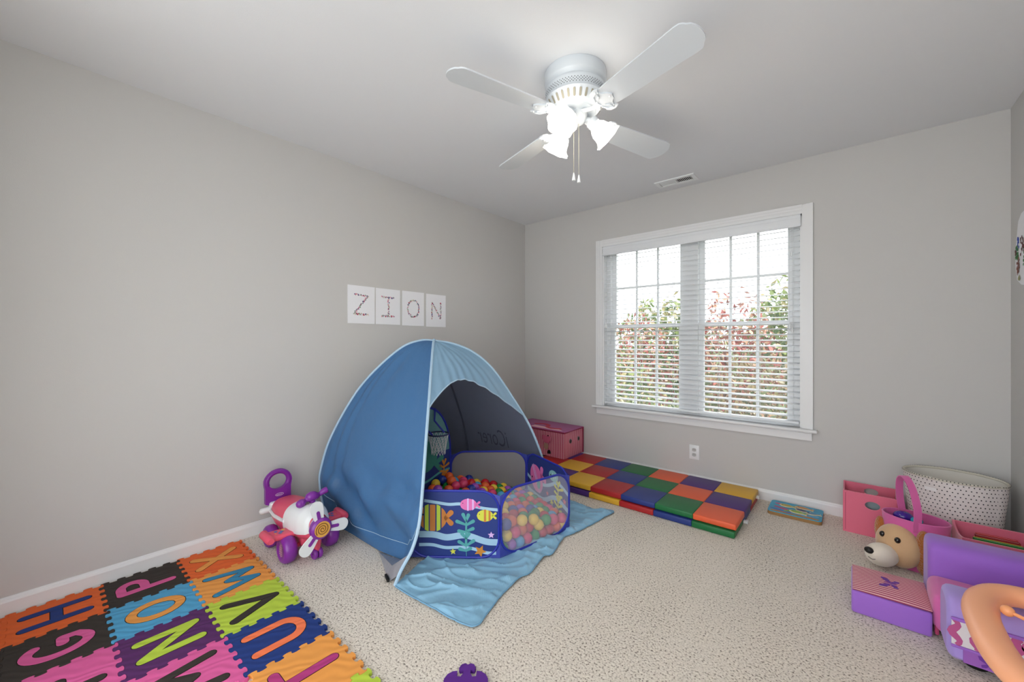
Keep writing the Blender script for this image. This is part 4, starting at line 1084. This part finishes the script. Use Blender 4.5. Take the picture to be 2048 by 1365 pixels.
m = M(); m.rbox(((X0+X1)/2, (Y0+Y1)/2, Z1+.007), (X1-X0+.012, Y1-Y0+.004, .016), .005, 2); lid = obj('lid', m, mat('lid_mauve', 'a8608f', .7, bump=(20, .2, .01)), bx)
m = M(); m.tube([(X0-.006, Y0-.002, Z1+.004), (X1+.006, Y0-.002, Z1+.004), (X1+.006, Y1+.001, Z1+.004), (X0-.006, Y1+.001, Z1+.004)], .007, 6, True); m.tube([(X1+.004, Y1, Z0), (X1+.004, Y1, Z1)], .005, 6); obj('binding', m, MAR, bx)
m = M(); fl_ = lambda u, v, h: V((u, v, Z1+.0155+h))
m.flat([(x, y) for x, y in [(-2.40, 3.10), (-2.10, 3.10), (-2.03, 3.11), (-2.10, 3.15), (-2.25, 3.16), (-2.40, 3.17)]], fl_, 0, 0)
ribbon_into(m, [(p.x, p.y) for p in spline([(-2.42, 3.22, 0), (-2.34, 3.26, 0), (-2.27, 3.23, 0), (-2.26, 3.18, 0), (-2.18, 3.14, 0), (-2.10, 3.17, 0)], 6)], .035, fl_, 0, .002, mi=1)
obj('lid_ribbon_print', m, [mat('lid_pale', 'e3b3bc', .7), mat('ribbon_red', 'c22c48', .6)], lid, 0)
for y in (3.175, 3.315):
    m = M(); fg = fr3((X1+.0135, y, .235), (0,1,0), (0,0,1), (1,0,0))
    m.prism(circ(0, 0, .016, .021, 18), fg, -.004, .003, 1); m.prism(circ(0, 0, .011, .016, 18), fg, .003, .0036, 0)
    obj('grommet', m, [BLACK, mat('grommet_grey', '8a7f85', .4, metal=.4)], bx, 0)
m = M(); ff = fr3((-2.20, Y0+.012, .20), (1,0,0), (0,0,1), (0,-1,0))
m.flat(circ(0, .05, .05, .055, 20), ff, .006, 0); m.flat(circ(.018, .075, .008, .011, 10), ff, .008, 1); m.flat(circ(-.005, -.03, .028, .032, 16), ff, .007, 2); m.flat(circ(.03, -.085, .02, .026, 14), ff, .008, 1)
obj('face_print', m, [mat('print_rose', 'd05f82', .7), BLACK, mat('print_tan', 'b48a7a', .7)], bx, 0)

# ---------------------------------------------------------------- wooden fish puzzle by the baseboard
pz = thing('fishing_puzzle', 'blue wooden puzzle board by the baseboard right of the floor mat', 'puzzle', (-.288, 3.285, 0))
fz = lambda u, v, h: V((-.288+u, 3.285+v, h))
m = M(); m.prism([(u-.146, v-.113) for u, v in rrect(.292, .226, .022, 5)], fz, .001, .022); obj('board_edge', m, mat('plywood', '9a7444', .6, var=.15), pz, 20)
m = M(); m.prism([(u-.146, v-.113) for u, v in rrect(.292, .226, .022, 5)], fz, .022, .0265); obj('board_face', m, mat('puzzle_sea', '3aa0c4', .45, var=.25), pz, 20)
m = M()
m.flat([(-.13, -.105), (.13, -.105), (.13, -.085), (.07, -.07), (0, -.09), (-.06, -.07), (-.13, -.085)], fz, .0268, 0)
m.flat(capsule((-.13, -.055), (-.03, -.075), .02, .03), fz, .0270, 1); m.flat(capsule((.05, -.07), (.12, -.045), .03, .02), fz, .0272, 2); m.flat(circ(-.10, .055, .022, .014, 12), fz, .0271, 3); m.flat(capsule((-.11, -.01), (-.05, -.03), .02, .03), fz, .0273, 3); m.flat(capsule((-.05, -.06), (-.02, -.035), .02, .03), fz, .0274, 4)
obj('sea_print', m, [mat('pz_sand', 'b9814a', .5), mat('pz_blue', '4a6fb8', .5), mat('pz_sky', '6fb4dc', .5), mat('pz_pink', 'c54f86', .5), mat('pz_green', '7fae58', .5)], pz, 0)
def pfish(cx, cy, L, wd, a, c, z, lab):
    q_ = lambda u, v, h: fz(cx+u*math.cos(a)-v*math.sin(a), cy+u*math.sin(a)+v*math.cos(a), h)
    ol = [(-L*.5, 0), (-L*.38, -wd*.38), (-L*.12, -wd*.5), (L*.12, -wd*.38), (L*.30, -wd*.12), (L*.5, -wd*.42), (L*.44, 0), (L*.5, wd*.42), (L*.30, wd*.12), (L*.12, wd*.38), (-L*.12, wd*.5), (-L*.38, wd*.38)]
    t = thing('puzzle_fish', lab, 'puzzle piece', fz(cx, cy, z), 'wooden fish on the puzzle board')
    m = M(); m.prism(ol, q_, z, z+.006); obj('fish_wood', m, mat('fish_edge', 'd9c9a4', .6), t, 20)
    m = M(); m.prism([(u*.9, v*.84) for u, v in ol], q_, z+.006, z+.0066); m.prism(circ(-L*.32, wd*.1, wd*.07, n=8), q_, z+.0066, z+.007, 1); obj('fish_paint', m, [mat('fish_'+c, c, .45), BLACK], t, 20)
pfish(-.045, .035, .095, .045, .05, 'b9a43c', .0268, 'olive yellow wooden fish on the middle of the puzzle board')
pfish(.045, .055, .105, .040, -.10, 'c98a4a', .0268, 'tan wooden fish at the back edge of the puzzle board')
pfish(.040, .000, .085, .040, -.25, '39406e', .0268, 'navy wooden fish lying across the puzzle board')
pfish(.020, -.050, .100, .045, -.15, '8fb53c', .0275, 'green wooden fish at the front of the puzzle board')
pfish(.100, -.015, .080, .034, .25, '4f8fb5', .0268, 'pale blue wooden fish near the right end of the puzzle board')

# ---------------------------------------------------------------- felt boxes
FELT = mat('pink_felt', 'e0748d', .95, .1, sheen=.4, bump=(320, .25, .002))
FELTD = mat('pink_felt_inside', 'd2607c', .95, .1, sheen=.3, bump=(320, .25, .002))
def felt_box(name, lab, x0, x1, y0, y1, h, holes):
    t = thing(name, lab, 'felt box', ((x0+x1)/2, (y0+y1)/2, 0), 'pink felt storage boxes')
    th = .007
    def panel(nm, o, U, N, L, hole):
        fr = fr3(o, U, (0,0,1), N); m = M()
        if not hole:
            m.prism([(0, 0), (L, 0), (L, h), (0, h)], fr, 0, th)
        else:
            hx_, hz, rx, rz = hole; n = 32
            el = [(hx_+rx*math.cos(2*PI*i/n), hz+rz*math.sin(2*PI*i/n)) for i in range(n)]
            ou = []
            for i in range(n):
                c, s = math.cos(2*PI*i/n), math.sin(2*PI*i/n); k = max(abs(c), abs(s)); c, s = c/k, s/k
                ou.append((hx_+(c*(L-hx_) if c > 0 else c*hx_), hz+(s*(h-hz) if s > 0 else s*hz)))
            for i in range(n):
                j = (i+1) % n
                m.flat([el[i], ou[i], ou[j], el[j]], fr, th); m.flat([el[i], ou[i], ou[j], el[j]], lambda u, v, hh: fr(u, v, 0), 0)
                m.add([fr(*el[i], 0), fr(*el[j], 0), fr(*el[j], th), fr(*el[i], th)], [(0,1,2,3)])
                m.add([fr(*ou[i], 0), fr(*ou[j], 0), fr(*ou[j], th), fr(*ou[i], th)], [(0,1,2,3)])
        obj(nm, m, FELT, t, 20, recalc=True)
    panel('front_panel', (x0, y0+th, 0), (1,0,0), (0,-1,0), x1-x0, holes and (.135, .185, .034, .024))
    panel('back_panel', (x0, y1-th, 0), (1,0,0), (0,1,0), x1-x0, holes and (.135, .205, .034, .022))
    for nm, x in (('side_panel', x0), ('side_panel', x1-th)):
        m = M(); k = 10; D = y1-y0-2*th
        pts = [(0, 0), (D, 0), (D, h)] + [(D*(1-i/k), h-.020*math.sin(PI*i/k)) for i in range(1, k)] + [(0, h)]
        m.prism(pts, fr3((x, y0+th, 0), (0,1,0), (0,0,1), (1,0,0)), 0, th); obj(nm, m, FELT, t, 20)
    m = M(); m.box((x0+th, y0+th, .001), (x1-th, y1-th, .008)); obj('base', m, FELTD, t, 0)
    m = M(); m.tube([(x0+.012, y0-.0006, .012), (x0+.012, y0-.0006, h-.012)], .0012, 4); m.tube([(x1-.012, y0-.0006, .012), (x1-.012, y0-.0006, h-.012)], .0012, 4); obj('stitching', m, mat('felt_stitch', 'b84e6c', .8), t, 0)
felt_box('felt_box', 'open pink felt box with oval cut-outs standing left of the dotted hamper', -.040, .213, 3.190, 3.415, .25, True)
felt_box('felt_box', 'pink felt box holding coloured books behind the purple toddler sofa', .393, .650, 2.775, 3.025, .25, False)
def book(x0, x1, y, w_, z1, c, lab, grp, z0=.009):
    t = thing('book', lab, 'book', ((x0+x1)/2, y, z0), grp)
    m = M(); m.box((x0, y, z0), (x1, y+.0015, z1)); m.box((x0, y+w_-.0015, z0), (x1, y+w_, z1)); m.box((x0, y, z0), (x0+.0015, y+w_, z1)); obj('cover', m, mat('cover_'+c, c, .35), t, 0)
    m = M(); m.box((x0+.0015, y+.0015, z0+.002), (x1-.004, y+w_-.0015, z1-.003)); obj('pages', m, PAPER, t, 0)
for k, (c, n, dz) in enumerate((('1d2a26', 'black', .205), ('3f9fc4', 'sky blue', .212), ('4aa84a', 'green', .222), ('2c7a3a', 'dark green', .226), ('c9c23c', 'yellow', .222), ('9a2f36', 'dark red', .230), ('c43a42', 'red', .232))):
    book(.425+.006*k, .610-.003*k, 2.815+.021*k, .014, dz, c, 'thin %s book standing in the felt box behind the sofa' % n, 'books in the felt box behind the sofa')
for k, (c, n) in enumerate((('8fa3a8', 'grey'), ('4d5f86', 'slate blue'), ('a8b58c', 'sage'))):
    book(.01+.01*k, .185, 3.235+.05*k, .018, .215-.01*k, c, '%s picture book inside the felt box left of the hamper' % n, 'books in the felt box left of the hamper')

# ---------------------------------------------------------------- dotted laundry hamper
hm = thing('laundry_hamper', 'oval white cloth hamper with black dots in the right corner', 'hamper', (.432, 3.262, 0))
HCX, HCY, HR = .426, 3.250, R(-8)
CLOTH = mat('hamper_cloth', 'e3dcd9', .85, .2, bump=(60, .15, .004)); LIN = mat('hamper_lining', 'ddd9d2', .9, .1)
def hp(a, z, k=0):
    t = z/.42; rx, ry = .160+.038*t+k, .125+.030*t+k
    ca = ((a+PI) % (2*PI))-PI
    wob = 1+.045*max(0, 1-abs(ca+.42)/.30)**.7*(1 if ca > -.62 else 0)*(1-.4*t)+.012*nz((math.cos(a)*2, math.sin(a)*2, z*5), 1.5)
    x, y = rx*math.cos(a)*wob, ry*math.sin(a)*wob
    return V((HCX+x*math.cos(HR)-y*math.sin(HR), HCY+x*math.sin(HR)+y*math.cos(HR), z))
m = M(); m.grid(lambda u, v: hp(2*PI*u, .002+.418*v), 64, 16); hb = obj('body', m, CLOTH, hm, 80)
m = M(); m.grid(lambda u, v: hp(-2*PI*u, .012+.406*v, -.006), 64, 16); m.flat([hp(2*PI*i/40, .012, -.006)[:2] for i in range(40)], lambda u, v, h: V((u, v, h)), .012); obj('lining', m, LIN, hm, 80)
m = M(); m.tube([hp(2*PI*i/64, .420, -.003) for i in range(64)], .0065, 8, True); obj('rim', m, mat('hamper_rim', 'cfcabc', .8), hm)
m = M()
nrow = 21
for r_ in range(nrow):
    z = .012+.396*r_/(nrow-1)
    for k in range(64):
        a = 2*PI*(k+.5*(r_ % 2))/64
        if not (-2.9 < (a if a < PI else a-2*PI) < .9): continue
        p = hp(a, z); t = (hp(a+.01, z)-hp(a-.01, z)).normalized(); n = V((t.y, -t.x, 0))
        m.flat(circ(0, 0, .0030, .0032, 7), fr3(p, t, (0,0,1), n), .0012)
for k in range(90):
    a = 2*PI*k/90; p = hp(a, .4205, -.003); t = (hp(a+.01, .42)-hp(a-.01, .42)).normalized(); n = V((t.y, -t.x, .6)).normalized()
    m.flat(circ(0, 0, .0028, .0028, 6), fr3(p, t, n.cross(t), n), .0074)
obj('dot_print', m, mat('dot_black', '2c2c30', .8), hm, 0)
m = M(); m.grid(lambda u, v: hp(R(-122)+.26*u, .372-.018*v)+V((-.001, -.004, 0)), 6, 2); obj('label', m, mat('label_white', 'efedeb', .6), hm, 80)
pt = thing('plush_toy', 'white plush toy with a brown ear inside the hamper', 'plush toy', (.34, 3.30, .30))
m = M(); m.ball((.335, 3.295, .345), (.055, .05, .042), 16, 10); m.ball((.36, 3.28, .30), (.06, .055, .06), 14, 9); obj('body', m, mat('plush_white', 'dcdad8', .95, .1, sheen=.4, bump=(120, .5, .004)), pt, 80)
m = M(); m.ball((.372, 3.268, .352), (.020, .014, .018), 10, 7); obj('ear', m, mat('plush_brown', '6d5138', .95, .1), pt, 80)

# ---------------------------------------------------------------- plush tote bag
bag = thing('plush_tote_bag', 'pink cloth tote bag with a plain plush dog front, beside the hamper', 'tote bag', (.25, 2.93, 0))
BP = mat('bag_pink', 'd567a3', .85, .15, sheen=.3, bump=(90, .15, .003)); TAN = mat('plush_tan', 'cfa981', .95, .1, sheen=.5, bump=(200, .3, .003))
BCX, BCY, BR = .252, 2.935, R(-12)
def bp_(a, z, k=0):
    t = z/.25; rx, ry = .112+.016*t+k, .085+.010*t+k
    x, y = rx*math.cos(a), ry*math.sin(a)
    return V((BCX+x*math.cos(BR)-y*math.sin(BR), BCY+x*math.sin(BR)+y*math.cos(BR), z-.012*t*math.cos(a)*math.cos(a)*0))
m = M(); m.grid(lambda u, v: bp_(2*PI*u, .001+.249*v), 48, 12); m.grid(lambda u, v: bp_(-2*PI*u, .02+.23*v, -.005), 48, 10); m.flat([bp_(2*PI*i/32, .02, -.005)[:2] for i in range(32)], lambda u, v, h: V((u, v, h)), .02)
m.tube([bp_(2*PI*i/48, .250, -.0025) for i in range(48)], .004, 6, True); obj('body', m, BP, bag, 80)
hs, he = bp_(R(118), .235, -.004), bp_(R(-82), .235, -.004)
m = M(); hp_ = spline([hs, hs+V((-.012, -.005, .09)), hs.lerp(he, .18)+V((-.02, 0, .185)), hs.lerp(he, .42)+V((-.012, 0, .215)), hs.lerp(he, .72)+V((0, 0, .165)), he+V((.003, 0, .075)), he+V((0, -.004, -.03))], 6)
vs = []
wdir = V((.72, .42, 0)).normalized()
for i, p in enumerate(hp_):
    t = (hp_[min(i+1, len(hp_)-1)]-hp_[max(i-1, 0)]).normalized(); n = t.cross(wdir).normalized()
    vs += [p-wdir*.017-n*.002, p+wdir*.017-n*.002, p+wdir*.017+n*.002, p-wdir*.017+n*.002]
k = len(hp_)
m.add(vs, [(4*i+j, 4*i+(j+1) % 4, 4*i+4+(j+1) % 4, 4*i+4+j) for i in range(k-1) for j in range(4)]); obj('handle', m, BP, bag, 60)
fd = V((-.62, -.78, 0)).normalized(); sd = V((-fd.y, fd.x, 0))
Rf = Matrix((fd, sd, V((0,0,1)))).transposed()
m = M(); m.ball((.183, 2.862, .108), (.062, .098, .106), 28, 18, Rf); head = obj('head', m, TAN, bag, 80)
m = M(); ax = V((-.55, -.68, .10)).normalized(); Rm = Matrix((ax, ax.cross(V((0,0,1))).normalized(), ax.cross(V((0,0,1))).normalized().cross(ax))).transposed()
m.ball((.118, 2.792, .068), (.078, .058, .056), 28, 16, Rm); muz = obj('muzzle', m, mat('plush_cream', 'e6dccb', .95, .1, sheen=.5, bump=(200, .3, .003)), head, 80)
m = M(); m.ball((.068, 2.738, .096), (.017, .020, .016), 16, 10, Rm); obj('nose', m, mat('nose_black', '16130f', .5), head, 80)
m = M(); m.tube([(.062, 2.748, .075), (.068, 2.733, .062), (.080, 2.727, .058), (.092, 2.722, .064)], .0014, 5); obj('smile', m, BLACK, head)
for s in (-.46, .40):
    d = (fd*math.cos(s)+sd*math.sin(s)); c = V((.183, 2.862, .108)) + Rf @ V((.062*math.cos(s)*.86, .098*math.sin(s)*.86, .048))
    m = M(); m.ball(c, (.013, .013, .015), 14, 9); obj('eye', m, mat('button_eye', '1d1512', .15, .6), head, 80)
FUR = mat('plush_russet_fur', 'b0672a', .95, .1, sheen=.6, bump=(140, .9, .012), var=.25)
for c, r_ in ((V((.272, 2.826, .112)), (.030, .036, .112)), (V((.118, 2.935, .15)), (.020, .025, .07))):
    m = M(); m.ball(c, r_, 22, 16, Rf); obj('ear', m, FUR, head, 80)
rt_ = thing('toy_rattle', 'shiny violet ball poking out of the pink tote bag', 'toy', (.205, 2.928, .22))
m = M(); m.ball((.207, 2.925, .246), (.040, .034, .026), 20, 12); m.tube([(.236, 2.912, .240), (.252, 2.905, .236)], .008, 8); obj('rattle_head', m, mat('rattle_violet', '3d1c86', .15, .6), rt_, 80)
m = M(); m.ball((.255, 2.90, .244), (.024, .020, .018), 16, 10); obj('rattle_end', m, mat('rattle_teal', '3fb0cc', .2, .5), rt_, 80)

# ---------------------------------------------------------------- toddler flip sofa
LAV = mat('sofa_lavender', 'a892da', .75, .2, sheen=.3, bump=(30, .12, .006)); SPU = mat('sofa_purple', '9a68c8', .75, .2, sheen=.3, bump=(24, .15, .008)); SPK = mat('sofa_pink', 'd46aa8', .75, .2, sheen=.3, bump=(24, .15, .008))
TSTR = stripes('sofa_stripes', 'f0c3c0', 'b0426a', 'Y', .0150, .52)
sofa = thing('toddler_sofa', 'purple and pink foam toddler sofa with its striped footrest unfolded', 'toddler sofa', (.33, 2.36, 0))
m = M(); m.rbox((.121, 2.381, .049), (.243, .256, .096), .010, 3); fo = obj('footrest', m, SPU, sofa)
def top(u, v):
    x = .003+.240*u; y = 2.256+.252*v
    return V((x, y, .0985+.010*math.sin(PI*min(1, max(0, u)))**.6*math.sin(PI*v)**.6+.004*u))
m = M(); m.grid(top, 16, 16); obj('footrest_top', m, TSTR, fo, 80)
def butterfly(m, fr, s):
    for sx in (-1, 1):
        m.flat([(x*sx*s, y*s) for x, y in [(.004, 0), (.012, .016), (.034, .032), (.046, .030), (.040, .010), (.014, -.002)]], fr, 0)
        m.flat([(x*sx*s, y*s) for x, y in [(.004, 0), (.014, -.003), (.034, -.014), (.032, -.028), (.016, -.024), (.005, -.010)]], fr, .0002)
    m.flat(capsule((0, -.018*s), (0, .016*s), .006*s), fr, .0004)
BUT = mat('butterfly_violet', '6a2f9a', .5)
m = M(); butterfly(m, lambda u, v, h: V((.128-v*.9+u*.1, 2.388+u*.9, .1105+h)), 1.15); obj('butterfly_print', m, BUT, fo, 0)
m = M(); m.rbox((.450, 2.362, .100), (.412, .215, .150), .034, 4); st_ = obj('seat', m, SPK, sofa)
m = M(); m.rbox((.256, 2.365, .045), (.012, .19, .065), .004, 2); obj('seat_base', m, TSTR, sofa)
def arm(m, x0, x1, y0, y1, z0, z1):
    """upholstered arm: softly arched top, straight sides, padded end"""
    hw = (y1-y0)/2; yc = (y0+y1)/2
    def prof(k):
        h = hw-k; pts = [(yc-h, z0+k+.012), (yc-h+.012, z0+k), (yc+h-.012, z0+k), (yc+h, z0+k+.012)]
        zt = z1-k; rr_ = .066
        for i in range(13):
            a = R(180*i/12); c, s_ = math.cos(a), math.sin(a)
            pts.append((yc+h*math.copysign(abs(c)**.62, c), zt-rr_+rr_*abs(s_)**.62))
        return pts
    rings = [(x0, .020), (x0+.004, .009), (x0+.013, .002), (x0+.024, 0), (x1-.024, 0), (x1-.01, .003), (x1, .02)]
    vs = []
    for x, k in rings: vs += [V((x, y, z)) for y, z in prof(k)]
    n = len(prof(0))
    m.add(vs, [(i*n+j, i*n+(j+1) % n, (i+1)*n+(j+1) % n, (i+1)*n+j) for i in range(len(rings)-1) for j in range(n)])
    m.add(vs, [tuple(range(n))[::-1], tuple(range((len(rings)-1)*n, len(rings)*n))], 1)
m = M(); arm(m, .250, .652, 2.455, 2.622, .022, .306); obj('armrest', m, [SPU, SPU], sofa, label='far purple armrest')
m = M(); arm(m, .262, .654, 2.104, 2.270, .030, .245); na = obj('armrest', m, [LAV, SPU], sofa, label='near lavender armrest')
m = M(); m.rbox((.615, 2.362, .24), (.09, .24, .40), .04, 4); obj('backrest', m, SPU, sofa)
# zebra panel on the outside of the near armrest
m = M(); m.box((.272, 2.1005, .088), (.65, 2.106, .176)); obj('side_inset', m, mat('inset_white', 'd9d6dc', .7), na, 0)
m = M(); fs_ = fr3((.272, 2.1005, .088), (1,0,0), (0,0,1), (0,-1,0))
for k in range(9):
    x = .012+k*.042
    ribbon_into(m, [(x+.009*math.sin(3*PI*t/10+k)+(.018 if k % 2 else -.006)*(t/10), .088*t/10) for t in range(11)], [.013+.010*math.sin(PI*t/10+k*.7)**2 for t in range(11)], fs_, .0002, .001, False)
obj('zebra_print', m, mat('zebra_pink', 'b5528c', .7), na, 0)
m = M(); m.rbox((.462, 2.1015, .082), (.384, .010, .010), .004, 2); m.rbox((.462, 2.1015, .178), (.384, .012, .012), .005, 2); obj('trim', m, SPU, na)
m = M(); m.box((.30, 2.099, .034), (.65, 2.104, .078)); obj('lower_band', m, mat('sofa_lilac', '9a63ba', .75, .2), na, 0)
m = M(); butterfly(m, fr3((.362, 2.0982, .056), (1,0,0), (0,0,1), (0,-1,0)), .62); m.flat(circ(.006, -.006, .004, n=8), fr3((.362, 2.0978, .056), (1,0,0), (0,0,1), (0,-1,0)), .0006, 1); obj('butterfly_print', m, [BUT, mat('butterfly_red', 'd03a5a', .5)], na, 0)
for x, y in ((.34, 2.17), (.60, 2.17), (.34, 2.52), (.60, 2.52), (.34, 2.36)):
    m = M(); m.lathe([(.004, .001), (.030, .001), (.032, .028), (.028, .034), (.004, .034)], 18, Matrix.Translation((x, y, 0))); obj('foot', m, BLACK, sofa)

# ---------------------------------------------------------------- orange ring of an activity stand, mostly out of frame
ORG = mat('orange_plastic', 'ffb488', .38, .5)
ring = thing('activity_stand', 'orange moulded plastic ring stand at the right edge in front of the sofa', 'activity stand', (.465, 1.83, 0))
m = M(); m.tube([(.465+.155*math.copysign(abs(math.cos(2*PI*i/56))**.8, math.cos(2*PI*i/56)), 1.83+.32*math.copysign(abs(math.sin(2*PI*i/56))**.8, math.sin(2*PI*i/56)), .295) for i in range(56)], .042, 16, True, flatten=.75); rg = obj('tray_ring', m, ORG, ring, 80)
m = M(); m.ball((.368, 1.935, .330), .016, 14, 9); m.tube([(.368, 1.935, .330), (.45, 1.87, .328), (.60, 1.76, .315)], .0055, 8); obj('toy_bar', m, mat('orange_light', 'f7a873', .4), ring, 80)
for x, y in ((.600, 1.60), (.600, 2.03), (.455, 1.545)):
    m = M(); m.tube([(x, y, .29), (x, y, .02)], .016, 12); m.lathe([(.004, .001), (.026, .001), (.028, .02), (.016, .04)], 16, Matrix.Translation((x, y, 0))); obj('leg', m, ORG, ring)

# ---------------------------------------------------------------- paper picture on the right wall
pp = thing('paper_picture', 'torn white paper picture with painted flowers on the right wall', 'picture', (XR, 3.1, 1.46))
fq = fr3((XR, 3.345, 1.46), (0,-1,0), (0,0,1), (-1,0,0))
ol = [(.0, .155), (.035, .285), (.05, .33), (.10, .36), (.22, .37), (.33, .34), (.37, .22), (.35, .05), (.22, -.02), (.10, -.005), (.035, .025), (.010, .085)]
m = M(); m.prism(ol, fq, .0006, .003); obj('sheet', m, PAPER, pp, 0)
m = M(); rr = random.Random(2)
for cx, cy, s, c, n in ((.045, .215, .030, 0, 14), (.035, .165, .035, 1, 26), (.015, .170, .012, 2, 10), (.06, .08, .030, 3, 16), (.055, .11, .03, 3, 10), (.075, .03, .015, 4, 6), (.12, .2, .05, 2, 20), (.16, .14, .05, 1, 20)):
    for k in range(n): m.flat(circ(cx+rr.uniform(-s, s)*.6, cy+rr.uniform(-s, s), rr.uniform(.005, .011), rr.uniform(.005, .010), 7), fq, .0032+.00004*k+.0006*c, c)
obj('flower_paint', m, [mat('paint_blue', '3a55b8', .6), mat('paint_green', '2f7a36', .6), mat('paint_maroon', '5f2022', .6), mat('paint_brown', '7a4436', .6), mat('paint_olive', '9a9a6a', .6)], pp, 0)

# ---------------------------------------------------------------- garden outside the window
def grass_mat():
    m = mat('lawn_green', '525a42', .9, .1, var=.3); return m
m = M(); m.box((-60, YB+T_+.02, -.75), (60, 80, -.6)); g = obj('ground', m, grass_mat(), None, 0); g['kind'] = 'structure'
def foliage(t, rnd, c, r, n, size, mats, shell_=.15):
    m = M()
    for i in range(n):
        while True:
            d = V((rnd.uniform(-1, 1), rnd.uniform(-1, 1), rnd.uniform(-1, 1)))
            if shell_ < d.length < 1: break
        d *= 1+.22*noise.noise(d*2.6+V((c[0], 0, 0)))
        p = V((c[0]+d.x*r[0], c[1]+d.y*r[1], c[2]+d.z*r[2]))
        s = size*rnd.uniform(.6, 1.3)
        n_ = V((rnd.uniform(-1, 1), rnd.uniform(-1, 1), rnd.uniform(-.2, 1))).normalized(); u = n_.orthogonal().normalized(); u = (u*math.cos(rnd.random()*6)+n_.cross(u)*math.sin(rnd.random()*6)).normalized(); v = n_.cross(u)
        m.add([p-u*s, p-u*s*.2+v*s*.36, p+u*s, p-u*s*.2-v*s*.36], [(0,1,2,3)], rnd.randrange(len(mats)))
    return obj('foliage', m, mats, t, 0, kind='stuff')
def lf(n, h): return mat('leaf_'+n, h, .4, .5, trans=.3)
REDL = [lf('red1', '7d3c38'), lf('red2', '96564c'), lf('red3', '6d4a3e'), lf('red4', 'a88870')]
GRL = [lf('gr1', '66753f'), lf('gr2', '7f8b58'), lf('gr3', '4c6236'), lf('gr4', '968d68')]
OLL = [lf('ol1', '6c6746'), lf('ol2', '7a6048'), lf('ol3', '56603c'), lf('ol4', '857556')]
BARK = mat('bark', '6b5a4c', .9, .1)
rnd = random.Random(9)
def tree(name, lab, cat, x, y, zc, r, n, size, mats, grp, trunk=.05):
    t = thing(name, lab, cat, (x, y, -.6), grp)
    m = M(); m.tube([(x, y, -.6), (x+.04, y, zc-r[2]*.5), (x-.05, y+.03, zc+r[2]*.3)], [trunk, trunk*.7, trunk*.25], 8)
    for k in range(9):
        a = k*2.4; z0 = zc-r[2]*.5+r[2]*.08*k
        m.tube([(x, y, z0), (x+r[0]*.4*math.cos(a), y+r[1]*.4*math.sin(a), z0+r[2]*.25), (x+r[0]*.8*math.cos(a), y+r[1]*.8*math.sin(a), z0+r[2]*.4)], [trunk*.45, trunk*.25, trunk*.1], 6)
    obj('trunk', m, BARK, t)
    foliage(t, rnd, (x, y, zc), r, n, size, mats)
tree('maple_tree', 'red leaved maple tree showing through the right window sash', 'tree', -1.50, 7.0, .72, (.78, .7, 1.16), 2400, .055, REDL, None)
tree('maple_tree', 'red leaved maple tree showing through the left window sash', 'tree', -3.20, 7.4, .55, (.85, .7, 1.1), 1900, .055, REDL, None)
tree('shrub', 'olive leaved shrub low outside the right window sash', 'shrub', -.75, 5.05, .10, (.92, .55, .92), 4200, .045, OLL, None, .02)
tree('shrub', 'olive leaved shrub low outside the left window sash', 'shrub', -2.65, 5.15, .10, (.96, .55, .92), 4200, .045, GRL, None, .02)
tree('shrub', 'copper leaved shrub to the right behind the olive shrubs', 'shrub', -.12, 6.6, .38, (.52, .5, .98), 1700, .05, REDL, None, .02)
for k, (x, y, z, s) in enumerate(((-9.4, 14, 1.4, 1.5), (-4.9, 14, 1.2, 1.6), (-1.0, 15, 1.5, 1.7), (2.8, 14, 1.3, 1.6))):
    tree('green_tree', 'green tree standing far behind the red maples', 'tree', x, y, z-.5, (2.0, 1.2, s+.35), 2600, .15, GRL, 'green trees far outside the window', .09)
